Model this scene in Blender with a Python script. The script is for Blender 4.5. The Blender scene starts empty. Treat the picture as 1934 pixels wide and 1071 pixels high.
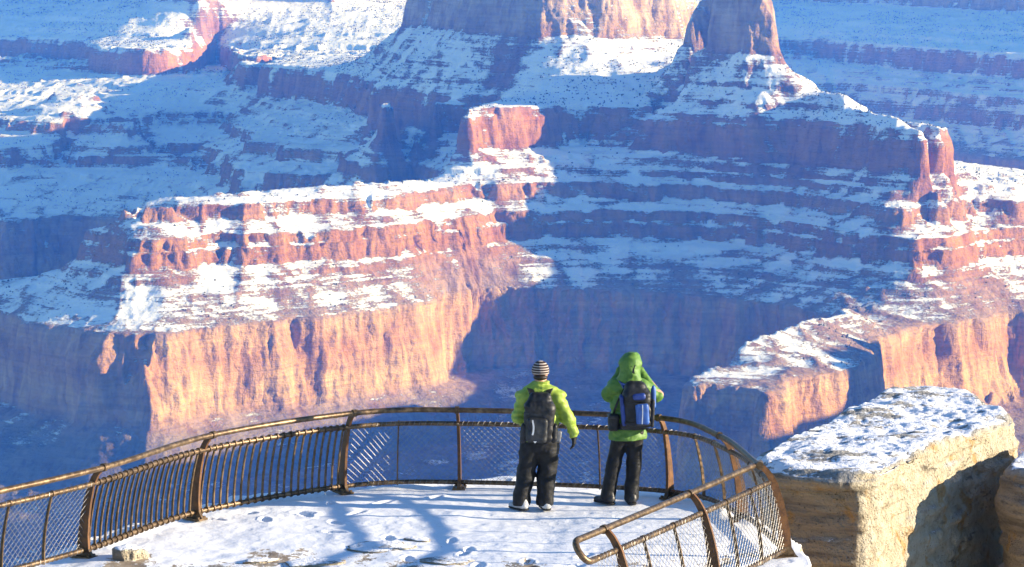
import bpy, bmesh, math, random
import numpy as np
from mathutils import Vector, Matrix

# ------------------------------------------------------------------ camera, sky, sun, exposure
SC = bpy.context.scene
COL = SC.collection
R = math.radians
PW, PH, FPX, YH = 1934.0, 1071.0, 5500.0, -120.0
CAMZ = 6.9
PITCH = math.atan((PH / 2 - YH) / FPX)
cam_d = bpy.data.cameras.new('camera')
cam = bpy.data.objects.new('camera', cam_d); COL.objects.link(cam)
cam_d.sensor_width = 36.0; cam_d.sensor_fit = 'HORIZONTAL'
cam_d.lens = 36.0 * FPX / PW
cam_d.clip_start = 0.5; cam_d.clip_end = 60000
cam.location = (0, 0, CAMZ)
cam.rotation_euler = (math.pi / 2 - PITCH, 0, 0)
SC.camera = cam

SUN_EL, SUN_AZ = R(13.2), R(95.5)          # azimuth clockwise from +Y (the view direction)
sdir = Vector((math.sin(SUN_AZ) * math.cos(SUN_EL), math.cos(SUN_AZ) * math.cos(SUN_EL), math.sin(SUN_EL)))
W = bpy.data.worlds.new('World'); SC.world = W; W.use_nodes = True
wn = W.node_tree
sky = wn.nodes.new('ShaderNodeTexSky'); sky.sky_type = 'NISHITA'; sky.sun_disc = False
sky.sun_elevation = SUN_EL; sky.sun_rotation = SUN_AZ; sky.altitude = 2100
sky.air_density = 1.0; sky.dust_density = 0.3; sky.ozone_density = 4.0
bg = wn.nodes['Background']; bg.inputs['Strength'].default_value = 0.11
wn.links.new(sky.outputs[0], bg.inputs['Color'])
sun_l = bpy.data.lights.new('sun', 'SUN'); sun_l.energy = 5.0; sun_l.angle = R(0.53); sun_l.color = (1.0, 0.87, 0.69)
sun = bpy.data.objects.new('sun', sun_l); COL.objects.link(sun)
sun.rotation_euler = (-sdir).to_track_quat('-Z', 'Y').to_euler()
SC.view_settings.view_transform = 'Standard'; SC.view_settings.look = 'None'
SC.view_settings.exposure = 1.32; SC.view_settings.gamma = 1.0; SC.view_settings.use_curve_mapping = False
SC.render.engine = 'CYCLES'
SC.cycles.use_denoising = True
SC.cycles.max_bounces = 5; SC.cycles.diffuse_bounces = 2; SC.cycles.glossy_bounces = 2
SC.cycles.volume_bounces = 0; SC.cycles.transparent_max_bounces = 8

def ray(x, y):
    c, s = math.cos(PITCH), math.sin(PITCH)
    a, b = (x - PW / 2) / FPX, (PH / 2 - y) / FPX
    return Vector((a, c + b * s, -s + b * c))
def at_z(x, y, z):                           # pixel of the photograph -> point on the level z
    r = ray(x, y); k = (z - CAMZ) / r.z
    return Vector((r.x * k, r.y * k, z))
def at_d(x, y, d):
    r = ray(x, y); k = d / r.y
    return Vector((r.x * k, d, CAMZ + r.z * k))

# ------------------------------------------------------------------ noise (numpy)
def _h(ix, iy, iz, seed):
    n = (ix * 374761393 + iy * 668265263 + iz * 2147483647 + seed * 1274126177) & 0xffffffff
    n = ((n ^ (n >> 13)) * 1274126177) & 0xffffffff
    n = ((n ^ (n >> 16)) * 2246822519) & 0xffffffff
    return ((n ^ (n >> 15)) & 0xffff).astype(np.float32) / 32767.5 - 1.0
def noise2(x, y, seed=0):
    x = np.asarray(x, np.float32); y = np.asarray(y, np.float32)
    fx = np.floor(x); fy = np.floor(y)
    ix = fx.astype(np.int64); iy = fy.astype(np.int64)
    u = x - fx; v = y - fy
    u = u * u * u * (u * (u * 6 - 15) + 10); v = v * v * v * (v * (v * 6 - 15) + 10)
    a = _h(ix, iy, 0, seed); b = _h(ix + 1, iy, 0, seed); c = _h(ix, iy + 1, 0, seed); d = _h(ix + 1, iy + 1, 0, seed)
    return (a + (b - a) * u) * (1 - v) + (c + (d - c) * u) * v
def noise3(x, y, z, seed=0):
    x = np.asarray(x, np.float32); y = np.asarray(y, np.float32); z = np.asarray(z, np.float32)
    fx = np.floor(x); fy = np.floor(y); fz = np.floor(z)
    ix = fx.astype(np.int64); iy = fy.astype(np.int64); iz = fz.astype(np.int64)
    u = x - fx; v = y - fy; w = z - fz
    u = u * u * (3 - 2 * u); v = v * v * (3 - 2 * v); w = w * w * (3 - 2 * w)
    r = []
    for k in (0, 1):
        a = _h(ix, iy, iz + k, seed); b = _h(ix + 1, iy, iz + k, seed); c = _h(ix, iy + 1, iz + k, seed); d = _h(ix + 1, iy + 1, iz + k, seed)
        r.append((a + (b - a) * u) * (1 - v) + (c + (d - c) * u) * v)
    return r[0] * (1 - w) + r[1] * w
def fbm2(x, y, oct=4, seed=0, gain=0.5):
    s = 0; a = 1.0; f = 1.0
    for k in range(oct):
        s = s + a * noise2(x * f + 17.3 * k, y * f - 9.1 * k, seed + k); a *= gain; f *= 2.03
    return s
def fbm3(x, y, z, oct=3, seed=0, gain=0.5):
    s = 0; a = 1.0; f = 1.0
    for k in range(oct):
        s = s + a * noise3(x * f + 7.3 * k, y * f - 9.1 * k, z * f + 3.7 * k, seed + k); a *= gain; f *= 2.03
    return s

# ------------------------------------------------------------------ object helpers
def tag(o, label=None, cat=None, group=None, kind=None):
    if label: o['label'] = label
    if cat: o['category'] = cat
    if group: o['group'] = group
    if kind: o['kind'] = kind
    return o
def empty(name, loc=(0, 0, 0), rz=0.0):
    o = bpy.data.objects.new(name, None); COL.objects.link(o)
    o.location = loc; o.rotation_euler = (0, 0, rz); o.empty_display_size = 0.1
    return o
def mesh_np(name, V, F, smooth=True):
    """V (n,3) array, F (m,4) or (m,3) int array"""
    V = np.asarray(V, np.float32); F = np.asarray(F, np.int32)
    me = bpy.data.meshes.new(name)
    me.vertices.add(len(V)); me.vertices.foreach_set('co', V.ravel())
    k = F.shape[1]
    me.loops.add(F.size); me.loops.foreach_set('vertex_index', F.ravel())
    me.polygons.add(len(F))
    me.polygons.foreach_set('loop_start', np.arange(0, F.size, k, dtype=np.int32))
    me.polygons.foreach_set('loop_total', np.full(len(F), k, np.int32))
    me.polygons.foreach_set('use_smooth', np.full(len(F), smooth, bool))
    me.update(calc_edges=True); me.validate()
    return me
def mesh_py(name, V, F, smooth=False):
    me = bpy.data.meshes.new(name); me.from_pydata([tuple(v) for v in V], [], F)
    if smooth: me.polygons.foreach_set('use_smooth', [True] * len(me.polygons))
    me.update(); return me
def put(name, me, mat=None, parent=None, loc=None):
    o = bpy.data.objects.new(name, me); COL.objects.link(o)
    if mat: 
        me.materials.clear(); me.materials.append(mat)
    if parent: o.parent = parent
    if loc is not None: o.location = loc
    return o

class NT:
    """tiny node-tree helper"""
    def __init__(s, name, rough=0.8, spec=0.2):
        s.m = bpy.data.materials.new(name); s.m.use_nodes = True; s.t = s.m.node_tree
        s.b = s.t.nodes['Principled BSDF']; s.b.inputs['Roughness'].default_value = rough
        s.b.inputs['Specular IOR Level'].default_value = spec
    def n(s, typ, **kw):
        nd = s.t.nodes.new('ShaderNode' + typ)
        for k, v in kw.items():
            if k in nd.inputs: s.set(nd.inputs[k], v)
            else: setattr(nd, k, v)
        return nd
    def set(s, sock, v):
        if isinstance(v, bpy.types.NodeSocket): s.t.links.new(v, sock)
        elif isinstance(v, bpy.types.Node): s.t.links.new(v.outputs[0], sock)
        else: sock.default_value = v
    def math(s, op, a, b=None, c=None, clamp=False):
        nd = s.t.nodes.new('ShaderNodeMath'); nd.operation = op; nd.use_clamp = clamp
        s.set(nd.inputs[0], a)
        if b is not None: s.set(nd.inputs[1], b)
        if c is not None: s.set(nd.inputs[2], c)
        return nd.outputs[0]
    def noise(s, vec, scale, detail=4, rough=0.55, dist=0.0):
        nd = s.t.nodes.new('ShaderNodeTexNoise'); s.set(nd.inputs['Vector'], vec)
        nd.inputs['Scale'].default_value = scale; nd.inputs['Detail'].default_value = detail
        nd.inputs['Roughness'].default_value = rough; nd.inputs['Distortion'].default_value = dist
        return nd.outputs['Fac']
    def mapping(s, vec, scale=(1, 1, 1), loc=(0, 0, 0), rot=(0, 0, 0)):
        nd = s.t.nodes.new('ShaderNodeMapping'); s.set(nd.inputs['Vector'], vec)
        nd.inputs['Scale'].default_value = scale; nd.inputs['Location'].default_value = loc; nd.inputs['Rotation'].default_value = rot
        return nd.outputs[0]
    def ramp(s, fac, stops, interp='LINEAR'):
        nd = s.t.nodes.new('ShaderNodeValToRGB'); s.set(nd.inputs[0], fac); cr = nd.color_ramp; cr.interpolation = interp
        while len(cr.elements) < len(stops): cr.elements.new(0.5)
        for e, (p, c) in zip(cr.elements, stops):
            e.position = p; e.color = (c, c, c, 1) if isinstance(c, (int, float)) else (*c, 1)
        return nd.outputs[0]
    def mix(s, fac, a, b, mode='MIX'):
        nd = s.t.nodes.new('ShaderNodeMix'); nd.data_type = 'RGBA'; nd.blend_type = mode
        s.set(nd.inputs[0], fac)
        for i, v in ((6, a), (7, b)):
            if isinstance(v, (tuple, list)): v = (*v, 1) if len(v) == 3 else v
            s.set(nd.inputs[i], v)
        return nd.outputs[2]
    def smooth(s, v, a, b):
        nd = s.t.nodes.new('ShaderNodeMapRange'); nd.interpolation_type = 'SMOOTHSTEP'
        s.set(nd.inputs[0], v); nd.inputs[1].default_value = a; nd.inputs[2].default_value = b
        return nd.outputs[0]
    def bump(s, height, strength=0.5, dist=1.0, normal=None):
        nd = s.t.nodes.new('ShaderNodeBump'); nd.inputs['Strength'].default_value = strength; nd.inputs['Distance'].default_value = dist
        s.set(nd.inputs['Height'], height)
        if normal is not None: s.set(nd.inputs['Normal'], normal)
        return nd.outputs[0]
    def out(s, color=None, rough=None, normal=None):
        if color is not None: s.set(s.b.inputs['Base Color'], (*color, 1) if isinstance(color, tuple) and len(color) == 3 else color)
        if rough is not None: s.set(s.b.inputs['Roughness'], rough)
        if normal is not None: s.set(s.b.inputs['Normal'], normal)
        return s.m
# ------------------------------------------------------------------ the canyon: strata, traced rims, terrain
# (z_top, z_bottom, compression): cliffs are squeezed in the field that is interpolated, slopes are not
STRATA = [(400, -60, .6), (-60, -190, .14), (-190, -252, 1), (-252, -256, .3), (-256, -284, 1), (-284, -289, .25), (-289, -312, 1), (-312, -322, .15), (-322, -328, 1), (-328, -385, .12),
          (-385, -399, 1), (-399, -404, .15), (-404, -418, 1), (-418, -424, .15), (-424, -440, 1), (-440, -466, .10),
          (-466, -487, 1), (-487, -505, .10), (-505, -508, 1), (-508, -534, .10),
          (-534, -546, 1), (-546, -551, .15), (-551, -572, 1), (-572, -575, .2), (-575, -612, 1),
          (-612, -752, .09), (-752, -1400, 1)]
_rs = random.Random(11); _S = []
for a, b, c in STRATA:                       # every slope is itself a stair of thin ledges
    if c == 1 and b > -612 and a <= -190 and a - b > 7:
        z = a - 2.5
        _S.append((a, z, 1))
        while z - b > 6:
            h = _rs.uniform(1.6, 3.8) * (.55 if a > -312 else 1); g = _rs.uniform(3.2, 8.0) * (2.2 if a > -312 else 1)
            _S.append((z, z - h, .22)); z -= h
            e = max(b, z - g); _S.append((z, e, 1.25)); z = e
        if z > b: _S.append((z, b, 1))
    else: _S.append((a, b, c))
STRATA = _S
_z = [400.0]; _t = [0.0]
for a, b, c in STRATA:
    _z.append(b); _t.append(_t[-1] - (a - b) * c)
_z = np.array(_z[::-1]); _t = np.array(_t[::-1])
def t_of(z): return np.interp(z, _z, _t)
def z_of(t): return np.interp(t, _t, _z)
DIP = 0.035
def dipz(X): return -DIP * np.maximum(X, 0.0)      # the beds dip gently to the east

def unp(x, y, zs):
    r = ray(x, y)
    k = (zs - CAMZ) / r.z
    if r.x > 0: k = (zs - CAMZ) / (r.z + DIP * r.x)
    return (r.x * k, r.y * k)
def line(zs, pts):
    out = []
    for p in pts:
        if p[0] == 'w': out.append((p[1], p[2]))
        elif p[0] == 'd': out.append(((p[1] - PW / 2) / FPX * p[2] * 1.0, p[2]))   # a bearing (photo column) at a distance
        else: out.append(unp(p[0], p[1], zs))
    return out

GX0, GX1, GY0, GY1, GC = -3000.0, 3600.0, -400.0, 13200.0, 12.0
NX = int((GX1 - GX0) / GC) + 1; NY = int((GY1 - GY0) / GC) + 1
accv = np.zeros((NY, NX)); accw = np.zeros((NY, NX))
def stamp(pts, t, w=1.0):
    P = np.array(pts, float)
    for a, b in zip(P[:-1], P[1:]):
        n = max(2, int(np.hypot(*(b - a)) / (GC * .5)))
        for s in np.linspace(0, 1, n):
            q = a + (b - a) * s
            i = int(round((q[0] - GX0) / GC)); j = int(round((q[1] - GY0) / GC))
            if 0 <= i < NX and 0 <= j < NY:
                accv[j, i] += t * w; accw[j, i] += w
def smooth_poly(P, it=1):
    P = np.array(P, float)
    for _ in range(it):
        Q = [P[0]]
        for a, b in zip(P[:-1], P[1:]): Q += [a * .75 + b * .25, a * .25 + b * .75]
        Q.append(P[-1]); P = np.array(Q)
    return P
def offset(P, w):
    P = np.array(P, float); T = np.gradient(P, axis=0); L = np.hypot(T[:, 0], T[:, 1])[:, None] + 1e-6
    N = np.stack([T[:, 1], -T[:, 0]], 1) / L
    return P + N * w
def rim(ztop, zbot, pts, w=None, sm=1):
    """a cliff: traced top edge, foot set out on the near side (right of the direction of travel)"""
    P = smooth_poly(line(ztop, pts), sm)
    if w is None: w = max(13.0, .13 * (ztop - zbot))
    stamp(P, t_of(ztop)); stamp(offset(P, w), t_of(zbot))
def contour(zs, pts, sm=1):
    stamp(smooth_poly(line(zs, pts), sm), t_of(zs))

# --- A: upper red cliff (-312 .. -385)
rim(-312, -385, [('w', -3000, 10200), (-150, 64), (0, 72), (100, 74), (160, 80), (200, 92), (312, 93), (338, 90), ('d', 360, 8500), ('d', 400, 9100), ('d', 440, 8900), ('d', 452, 8150), ('d', 500, 7950), ('d', 530, 8300), ('d', 545, 7900), ('d', 500, 7350),
                 (492, 122), (560, 128), (640, 140), (690, 150), ('d', 735, 6000), (727, 188), (750, 187), (775, 186), (800, 184), (880, 181), (930, 180), ('d', 942, 5720), ('d', 912, 5560), ('d', 882, 5430), (870, 209), (900, 207),
                 (960, 204), (1030, 202), (1085, 200), (1112, 200), (1150, 203), (1250, 205), (1400, 208), (1520, 212), (1620, 220), (1700, 232), (1760, 243), (1780, 250),
                 ('w', 785, 5340), ('w', 735, 5450), ('w', 640, 5680), ('w', 520, 5950), ('w', 470, 6400), ('w', 520, 7000), ('w', 640, 8000), ('w', 760, 9300), ('w', 860, 10150), ('w', 980, 10250), ('w', 1250, 9900), ('w', 1560, 9450), ('w', 2000, 8900), ('w', 3600, 7600)])
# --- C: thin cliff (-440 .. -460) and D: double cliff (-489 .. -530) set out below it
C_FAR = [('w', -3000, 7300), (-200, 215), (0, 224), (60, 228), (130, 230), (205, 228), (245, 238), ('d', 275, 7350), ('d', 330, 7700), ('d', 430, 7600), ('d', 470, 6900), ('d', 480, 6350), (520, 268), (585, 276), (640, 278), (700, 278), ('d', 760, 6000), ('d', 830, 5750), ('d', 846, 5480)]
C_NEAR = [('d', 830, 5390), ('d', 700, 5230), ('d', 560, 5110), ('d', 440, 5030), ('d', 300, 4960), ('d', 240, 4910), (236, 395), (290, 394), (332, 393), (350, 388), (440, 386), (560, 378), (700, 370), (800, 360), (868, 352), (890, 347), (960, 346), (1100, 344), (1250, 346), (1400, 354), (1550, 370), (1640, 384), (1700, 394),
          (1720, 392), (1780, 380), (1860, 376), (1900, 380), (1960, 376), (2100, 360), ('w', 1500, 5600), ('w', 1150, 5900), ('w', 900, 6250), ('w', 850, 7000), ('w', 880, 8200), ('w', 930, 9300), ('w', 1020, 9850), ('w', 1300, 9500), ('w', 1620, 9050), ('w', 2100, 8500), ('w', 3600, 7300)]
rim(-440, -466, C_FAR + C_NEAR)
P = offset(smooth_poly(line(-440, C_NEAR[6:27]), 1), 62)
P = np.vstack([line(-489, [('w', -3000, 7000), (-200, 275), (0, 282), (80, 275), (150, 266), (230, 262), (285, 264), ('d', 300, 7000), ('d', 380, 7000), ('d', 440, 6500), ('d', 455, 6100), (475, 328), (560, 332), (640, 334), (740, 332), ('d', 800, 5680), ('d', 800, 5470), ('d', 640, 5290), ('d', 480, 5170), ('d', 300, 5080), ('d', 170, 4960), ('d', 150, 4880)]), P,
               [(1700, 5700), (1300, 6050), (1020, 6420), (960, 7100), (980, 8200), (1000, 9200), (1060, 9700), (1330, 9380), (1660, 8930), (2150, 8380), (3600, 7180)]])
stamp(P, t_of(-487)); stamp(offset(P, 15), t_of(-534))
# --- F: great pale-red wall (-612 .. -764)
rim(-612, -752, [('w', -3000, 6300), (-200, 412), (0, 420), (100, 412), (190, 410), ('d', 240, 6250), ('d', 330, 6200), ('d', 430, 5900), ('d', 520, 5700), ('d', 430, 5520), ('d', 250, 5400), ('d', 60, 5320), ('d', -80, 5200), ('w', -1150, 5200), (-60, 572), (0, 592), (60, 610), (130, 622), (200, 632), (258, 638),
                 (275, 634), (340, 628), (372, 622), (450, 614), (520, 606), (560, 601), (640, 592), (700, 585), (750, 578), (785, 574), (800, 571), ('d', 808, 5010), ('d', 828, 5065), ('d', 885, 5110), ('d', 960, 5130), ('d', 1050, 5140), ('d', 1200, 5130), ('d', 1350, 5090), ('d', 1480, 5010), ('d', 1570, 4900), ('d', 1590, 4800),
                 (1530, 635), (1450, 662), (1370, 692), (1300, 716), (1284, 726), (1310, 730), (1360, 730), (1420, 738), (1452, 742), (1475, 722), (1520, 712), (1580, 706), (1632, 676), (1690, 630), (1760, 616), (1830, 606), (1905, 590), ('d', 1960, 5000), ('d', 2100, 5150), ('w', 1900, 5900), ('w', 1550, 6350), ('w', 1250, 6800), ('w', 1150, 7400), ('w', 1120, 8300), ('w', 1120, 9250), ('w', 1400, 8950), ('w', 1750, 8500), ('w', 2250, 7950), ('w', 3600, 6800)], w=22)
# --- pale cliff above (-60 .. -190), mostly above the frame
rim(-60, -190, [('d', 800, 6800), ('d', 795, 6650), ('d', 850, 6350), ('d', 905, 6100), ('d', 960, 5970), ('d', 1040, 5900), ('d', 1130, 5920), ('d', 1210, 6000), ('d', 1275, 6050), ('d', 1300, 6250), ('d', 1250, 6500), ('d', 1100, 6650), ('d', 870, 6780), ('d', 800, 6800)], w=38)
rim(-60, -190, [('w', -3000, 10900), ('d', 0, 10300), ('d', 200, 9900), ('d', 300, 9300), ('d', 345, 9100), ('d', 385, 9000), ('d', 420, 9400), ('d', 500, 9600), ('d', 600, 9400), ('d', 640, 9300), ('d', 680, 9700), ('d', 900, 10200), ('d', 1200, 10800), ('w', 900, 11000), ('w', 1400, 10500), ('w', 1600, 10300), ('w', 2200, 9600), ('w', 3600, 8300)], w=38)
contour(-250, [('d', 378, 8760), ('d', 366, 8700)], 0)
contour(-330, [('w', -500, 8500), ('w', 0, 8500), ('w', 450, 8300)])  # hidden saddle, shaped low so sunlight reaches the far left slopes
# ridge of the butte and its saddle
contour(-232, [('d', 1250, 5850), ('d', 1285, 5800), ('d', 1330, 5790)], 0)
for zz, a, b in ((-222, 1278, 1486), (-193, 1290, 1476), (-150, 1303, 1468), (-120, 1326, 1452), (-62, 1358, 1432)):
    g = (zz + 222) * .22
    contour(zz, [('d', a, 5660), ('d', a + 30, 5600 + g), ('d', (a + b) / 2, 5530 + g), ('d', b - 25, 5460 + g), ('d', b, 5500 + g), ('d', b - 10, 5620), ('d', b - 40, 5720 - g), ('d', a + 40, 5740 - g), ('d', a, 5660)], sm=0)
contour(-40, [('d', 1370, 5600), ('d', 1410, 5590)], 0)
contour(-235, [('d', 1490, 5560), ('d', 1530, 5500)], 0); contour(-262, [('d', 1530, 5500), ('d', 1600, 5350)], 0); contour(-285, [('d', 1600, 5350), ('d', 1690, 5220)], 0); contour(-303, [('d', 1690, 5220), ('d', 1755, 5110)], 0)
# gully between the pale cliff's apron and the butte's apron
contour(-292, [('d', 1250, 5690), ('d', 1190, 5680), ('d', 1135, 5670)])
contour(-262, [('d', 1282, 5790), ('d', 1262, 5740)])
# butte-like lit nose on the far slopes
contour(-426, [('d', 65, 7130), ('d', 195, 7130)], 0); contour(-406, [('d', 80, 7260), ('d', 188, 7260)], 0); contour(-386, [('d', 95, 7420), ('d', 178, 7420)], 0); contour(-430, [('d', 60, 7650), ('d', 210, 7650)], 0); contour(-428, [('d', -100, 8000), ('d', 240, 8000)], 0)
contour(-447, [('d', 238, 7300), ('d', 250, 7600)], 0); contour(-447, [('d', 25, 7250), ('d', 5, 7600), ('d', -120, 7500)], 0)
# valley floors behind the ridges
contour(-700, [('w', -1300, 5700), ('d', 100, 5600), ('d', 250, 5700), ('d', 380, 5650)])
contour(-600, [('d', 560, 5480), ('d', 640, 5450), ('d', 720, 5480)])
contour(-560, [('d', 740, 5560), ('d', 800, 5520)])
contour(-330, [('d', 470, 7600), ('d', 455, 8500), ('d', 450, 8900)], 0)
contour(-830, [('w', 2300, 6500), ('w', 1800, 7000), ('w', 1500, 7600), ('w', 1450, 8300)])
contour(-426, [('d', 300, 4900), ('d', 440, 4950), ('d', 600, 5030), ('d', 720, 5120), ('d', 800, 5230)])
contour(-428, [('d', 540, 6250), ('d', 640, 6200), ('d', 720, 6150)])
contour(-598, [('d', 1312, 4140), ('d', 1345, 4190)], 0); contour(-578, [('d', 1390, 4270), ('d', 1480, 4430), ('d', 1560, 4590), ('d', 1620, 4740)], 0)
# foot of the great wall and the canyon floor
contour(-835, [('w', -2200, 6200), ('w', -1300, 4700), ('d', 0, 4470), ('d', 250, 4380), ('d', 450, 4480), ('d', 700, 4700), ('d', 900, 4830), ('d', 1120, 4750), ('d', 1230, 4300), ('d', 1280, 3950), ('d', 1480, 3930), ('d', 1640, 4200), ('d', 1900, 4500), ('w', 1300, 4700)])
contour(-960, [('w', -2600, 5200), ('w', -1300, 4150), ('w', -300, 4000), ('w', 0, 4350), ('w', 120, 4300), ('w', 150, 3750), ('w', 500, 3500), ('w', 1000, 3900)])
contour(-1040, [('w', -3000, 3600), ('w', -600, 3300), ('w', 300, 3000), ('w', 900, 2900)])
# south rim under and behind the viewer, and an unseen promontory east of it, put in to shade the gorge
contour(-30, [('w', -3000, 500), ('w', -800, -100), ('w', -200, -20), ('w', 40, 26), ('w', 300, 0), ('w', 900, 300), ('w', 1500, 900), ('w', 3600, 1500)])
contour(-70, [('w', -900, 60), ('w', -200, 90), ('w', 60, 120), ('w', 300, 150), ('w', 900, 500)])
contour(-600, [('w', -3000, 1500), ('w', -900, 900), ('w', 0, 900), ('w', 700, 1100), ('w', 1000, 1600)])
contour(-200, [('w', 2000, 2000), ('w', 1950, 2700), ('w', 1950, 3200), ('w', 2100, 3350), ('w', 2600, 3000), ('w', 3600, 2900)])
contour(-280, [('w', 1575, 4170), ('w', 1600, 4300), ('w', 1630, 4450), ('w', 1740, 4480)], 0)  # out-of-view knoll, raised to throw shade on the spur's flank
contour(-375, [('w', 1500, 2000), ('w', 1520, 2900), ('w', 1540, 3500), ('w', 1560, 3900), ('w', 1600, 4330), ('w', 1700, 4450), ('w', 1900, 4380), ('w', 2600, 4000), ('w', 3600, 3800)])
contour(-640, [('w', 1200, 2200), ('w', 1250, 3200), ('w', 1320, 3900), ('w', 1400, 4380), ('w', 1600, 4620), ('w', 2200, 4500), ('w', 3600, 4300)])
contour(-900, [('w', 1000, 2400), ('w', 1080, 3600), ('w', 1220, 4350), ('w', 1500, 4760), ('w', 2100, 4800), ('w', 3600, 4900)])
# far rim
contour(60, [('w', -3000, 11700), ('w', -900, 10700), ('w', -500, 10500), ('w', 300, 11400), ('w', 900, 11600), ('w', 1700, 10900), ('w', 2500, 9900), ('w', 3600, 8900)])
contour(120, [('w', 2900, 9900), ('w', 3600, 9400)])  # unseen high ground added to keep the far right wall in shade
contour(30, [('d', 890, 6600), ('d', 960, 6300), ('d', 1130, 6250), ('d', 1200, 6350), ('d', 1000, 6500), ('d', 890, 6600)])
contour(120, [('w', -3000, 13200), ('w', 3600, 13200)])
contour(0, [('w', -3000, -400), ('w', 3600, -400)])

def relax(val, known, it, om=1.8):
    ny, nx = val.shape
    jj, ii = np.indices((ny, nx)); red = ((jj + ii) & 1) == 0
    m = [(red & ~known), (~red & ~known)]
    P = np.pad(val, 1, mode='edge')
    for k in range(it):
        for q in m:
            P[0] = P[1]; P[-1] = P[-2]; P[:, 0] = P[:, 1]; P[:, -1] = P[:, -2]
            avg = .25 * (P[:-2, 1:-1] + P[2:, 1:-1] + P[1:-1, :-2] + P[1:-1, 2:])
            C = P[1:-1, 1:-1]; C[q] += om * (avg[q] - C[q])
    return P[1:-1, 1:-1].copy()
def solve():
    cur = None
    for f, it in ((16, 220), (8, 160), (4, 110), (2, 80), (1, 45)):
        ny, nx = (NY + f - 1) // f, (NX + f - 1) // f
        pv = np.zeros((ny * f, nx * f)); pw = np.zeros((ny * f, nx * f)); pv[:NY, :NX] = accv; pw[:NY, :NX] = accw
        v = pv.reshape(ny, f, nx, f).sum((1, 3)); w = pw.reshape(ny, f, nx, f).sum((1, 3))
        kn = w > 0; init = np.where(kn, v / np.maximum(w, 1e-9), 0)
        if cur is None: base = np.full((ny, nx), init[kn].mean())
        else: base = np.repeat(np.repeat(cur, 2, 0), 2, 1)[:ny, :nx]
        cur = relax(np.where(kn, init, base), kn, it)
    return cur
TG = solve()
# soften creases a little
TG[1:-1, 1:-1] = .5 * TG[1:-1, 1:-1] + .125 * (TG[:-2, 1:-1] + TG[2:, 1:-1] + TG[1:-1, :-2] + TG[1:-1, 2:])
TG = TG.astype(np.float32)
def t_grid(X, Y):
    gx = np.clip((X - GX0) / GC, 0, NX - 1.001); gy = np.clip((Y - GY0) / GC, 0, NY - 1.001)
    i = gx.astype(np.int32); j = gy.astype(np.int32); u = gx - i; v = gy - j
    return (TG[j, i] * (1 - u) + TG[j, i + 1] * u) * (1 - v) + (TG[j + 1, i] * (1 - u) + TG[j + 1, i + 1] * u) * v
def height(X, Y):
    far = np.clip((Y - 1500) / 1500, 0, 1)
    wx = 10 * noise2(X / 190, Y / 190, 1) + 11 * noise2(X / 75, Y / 75, 3) + 5 * noise2(X / 33, Y / 33, 5) + 1.6 * noise2(X / 14, Y / 14, 7)
    wy = 9 * noise2(X / 190, Y / 190, 2) + 11 * noise2(X / 75, Y / 75, 4) + 5 * noise2(X / 33, Y / 33, 6) + 1.8 * noise2(X / 14, Y / 14, 8)
    t = t_grid(X + wx * far, Y + wy * far)
    g = 1 - np.abs(noise2(X / 60, Y / 60, 11)); g2 = 1 - np.abs(noise2(X / 23, Y / 23, 12))
    t = t + far * (5.0 * (g - .6) + 2.2 * (g2 - .6) + 3.5 * noise2(X / 320, Y / 320, 13))
    z = z_of(t) + dipz(X)
    # the wall right under the overlook stays clear of it
    return z - 40 * np.clip(1 - np.hypot(X, Y - 20) / 120, 0, 1)

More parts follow.
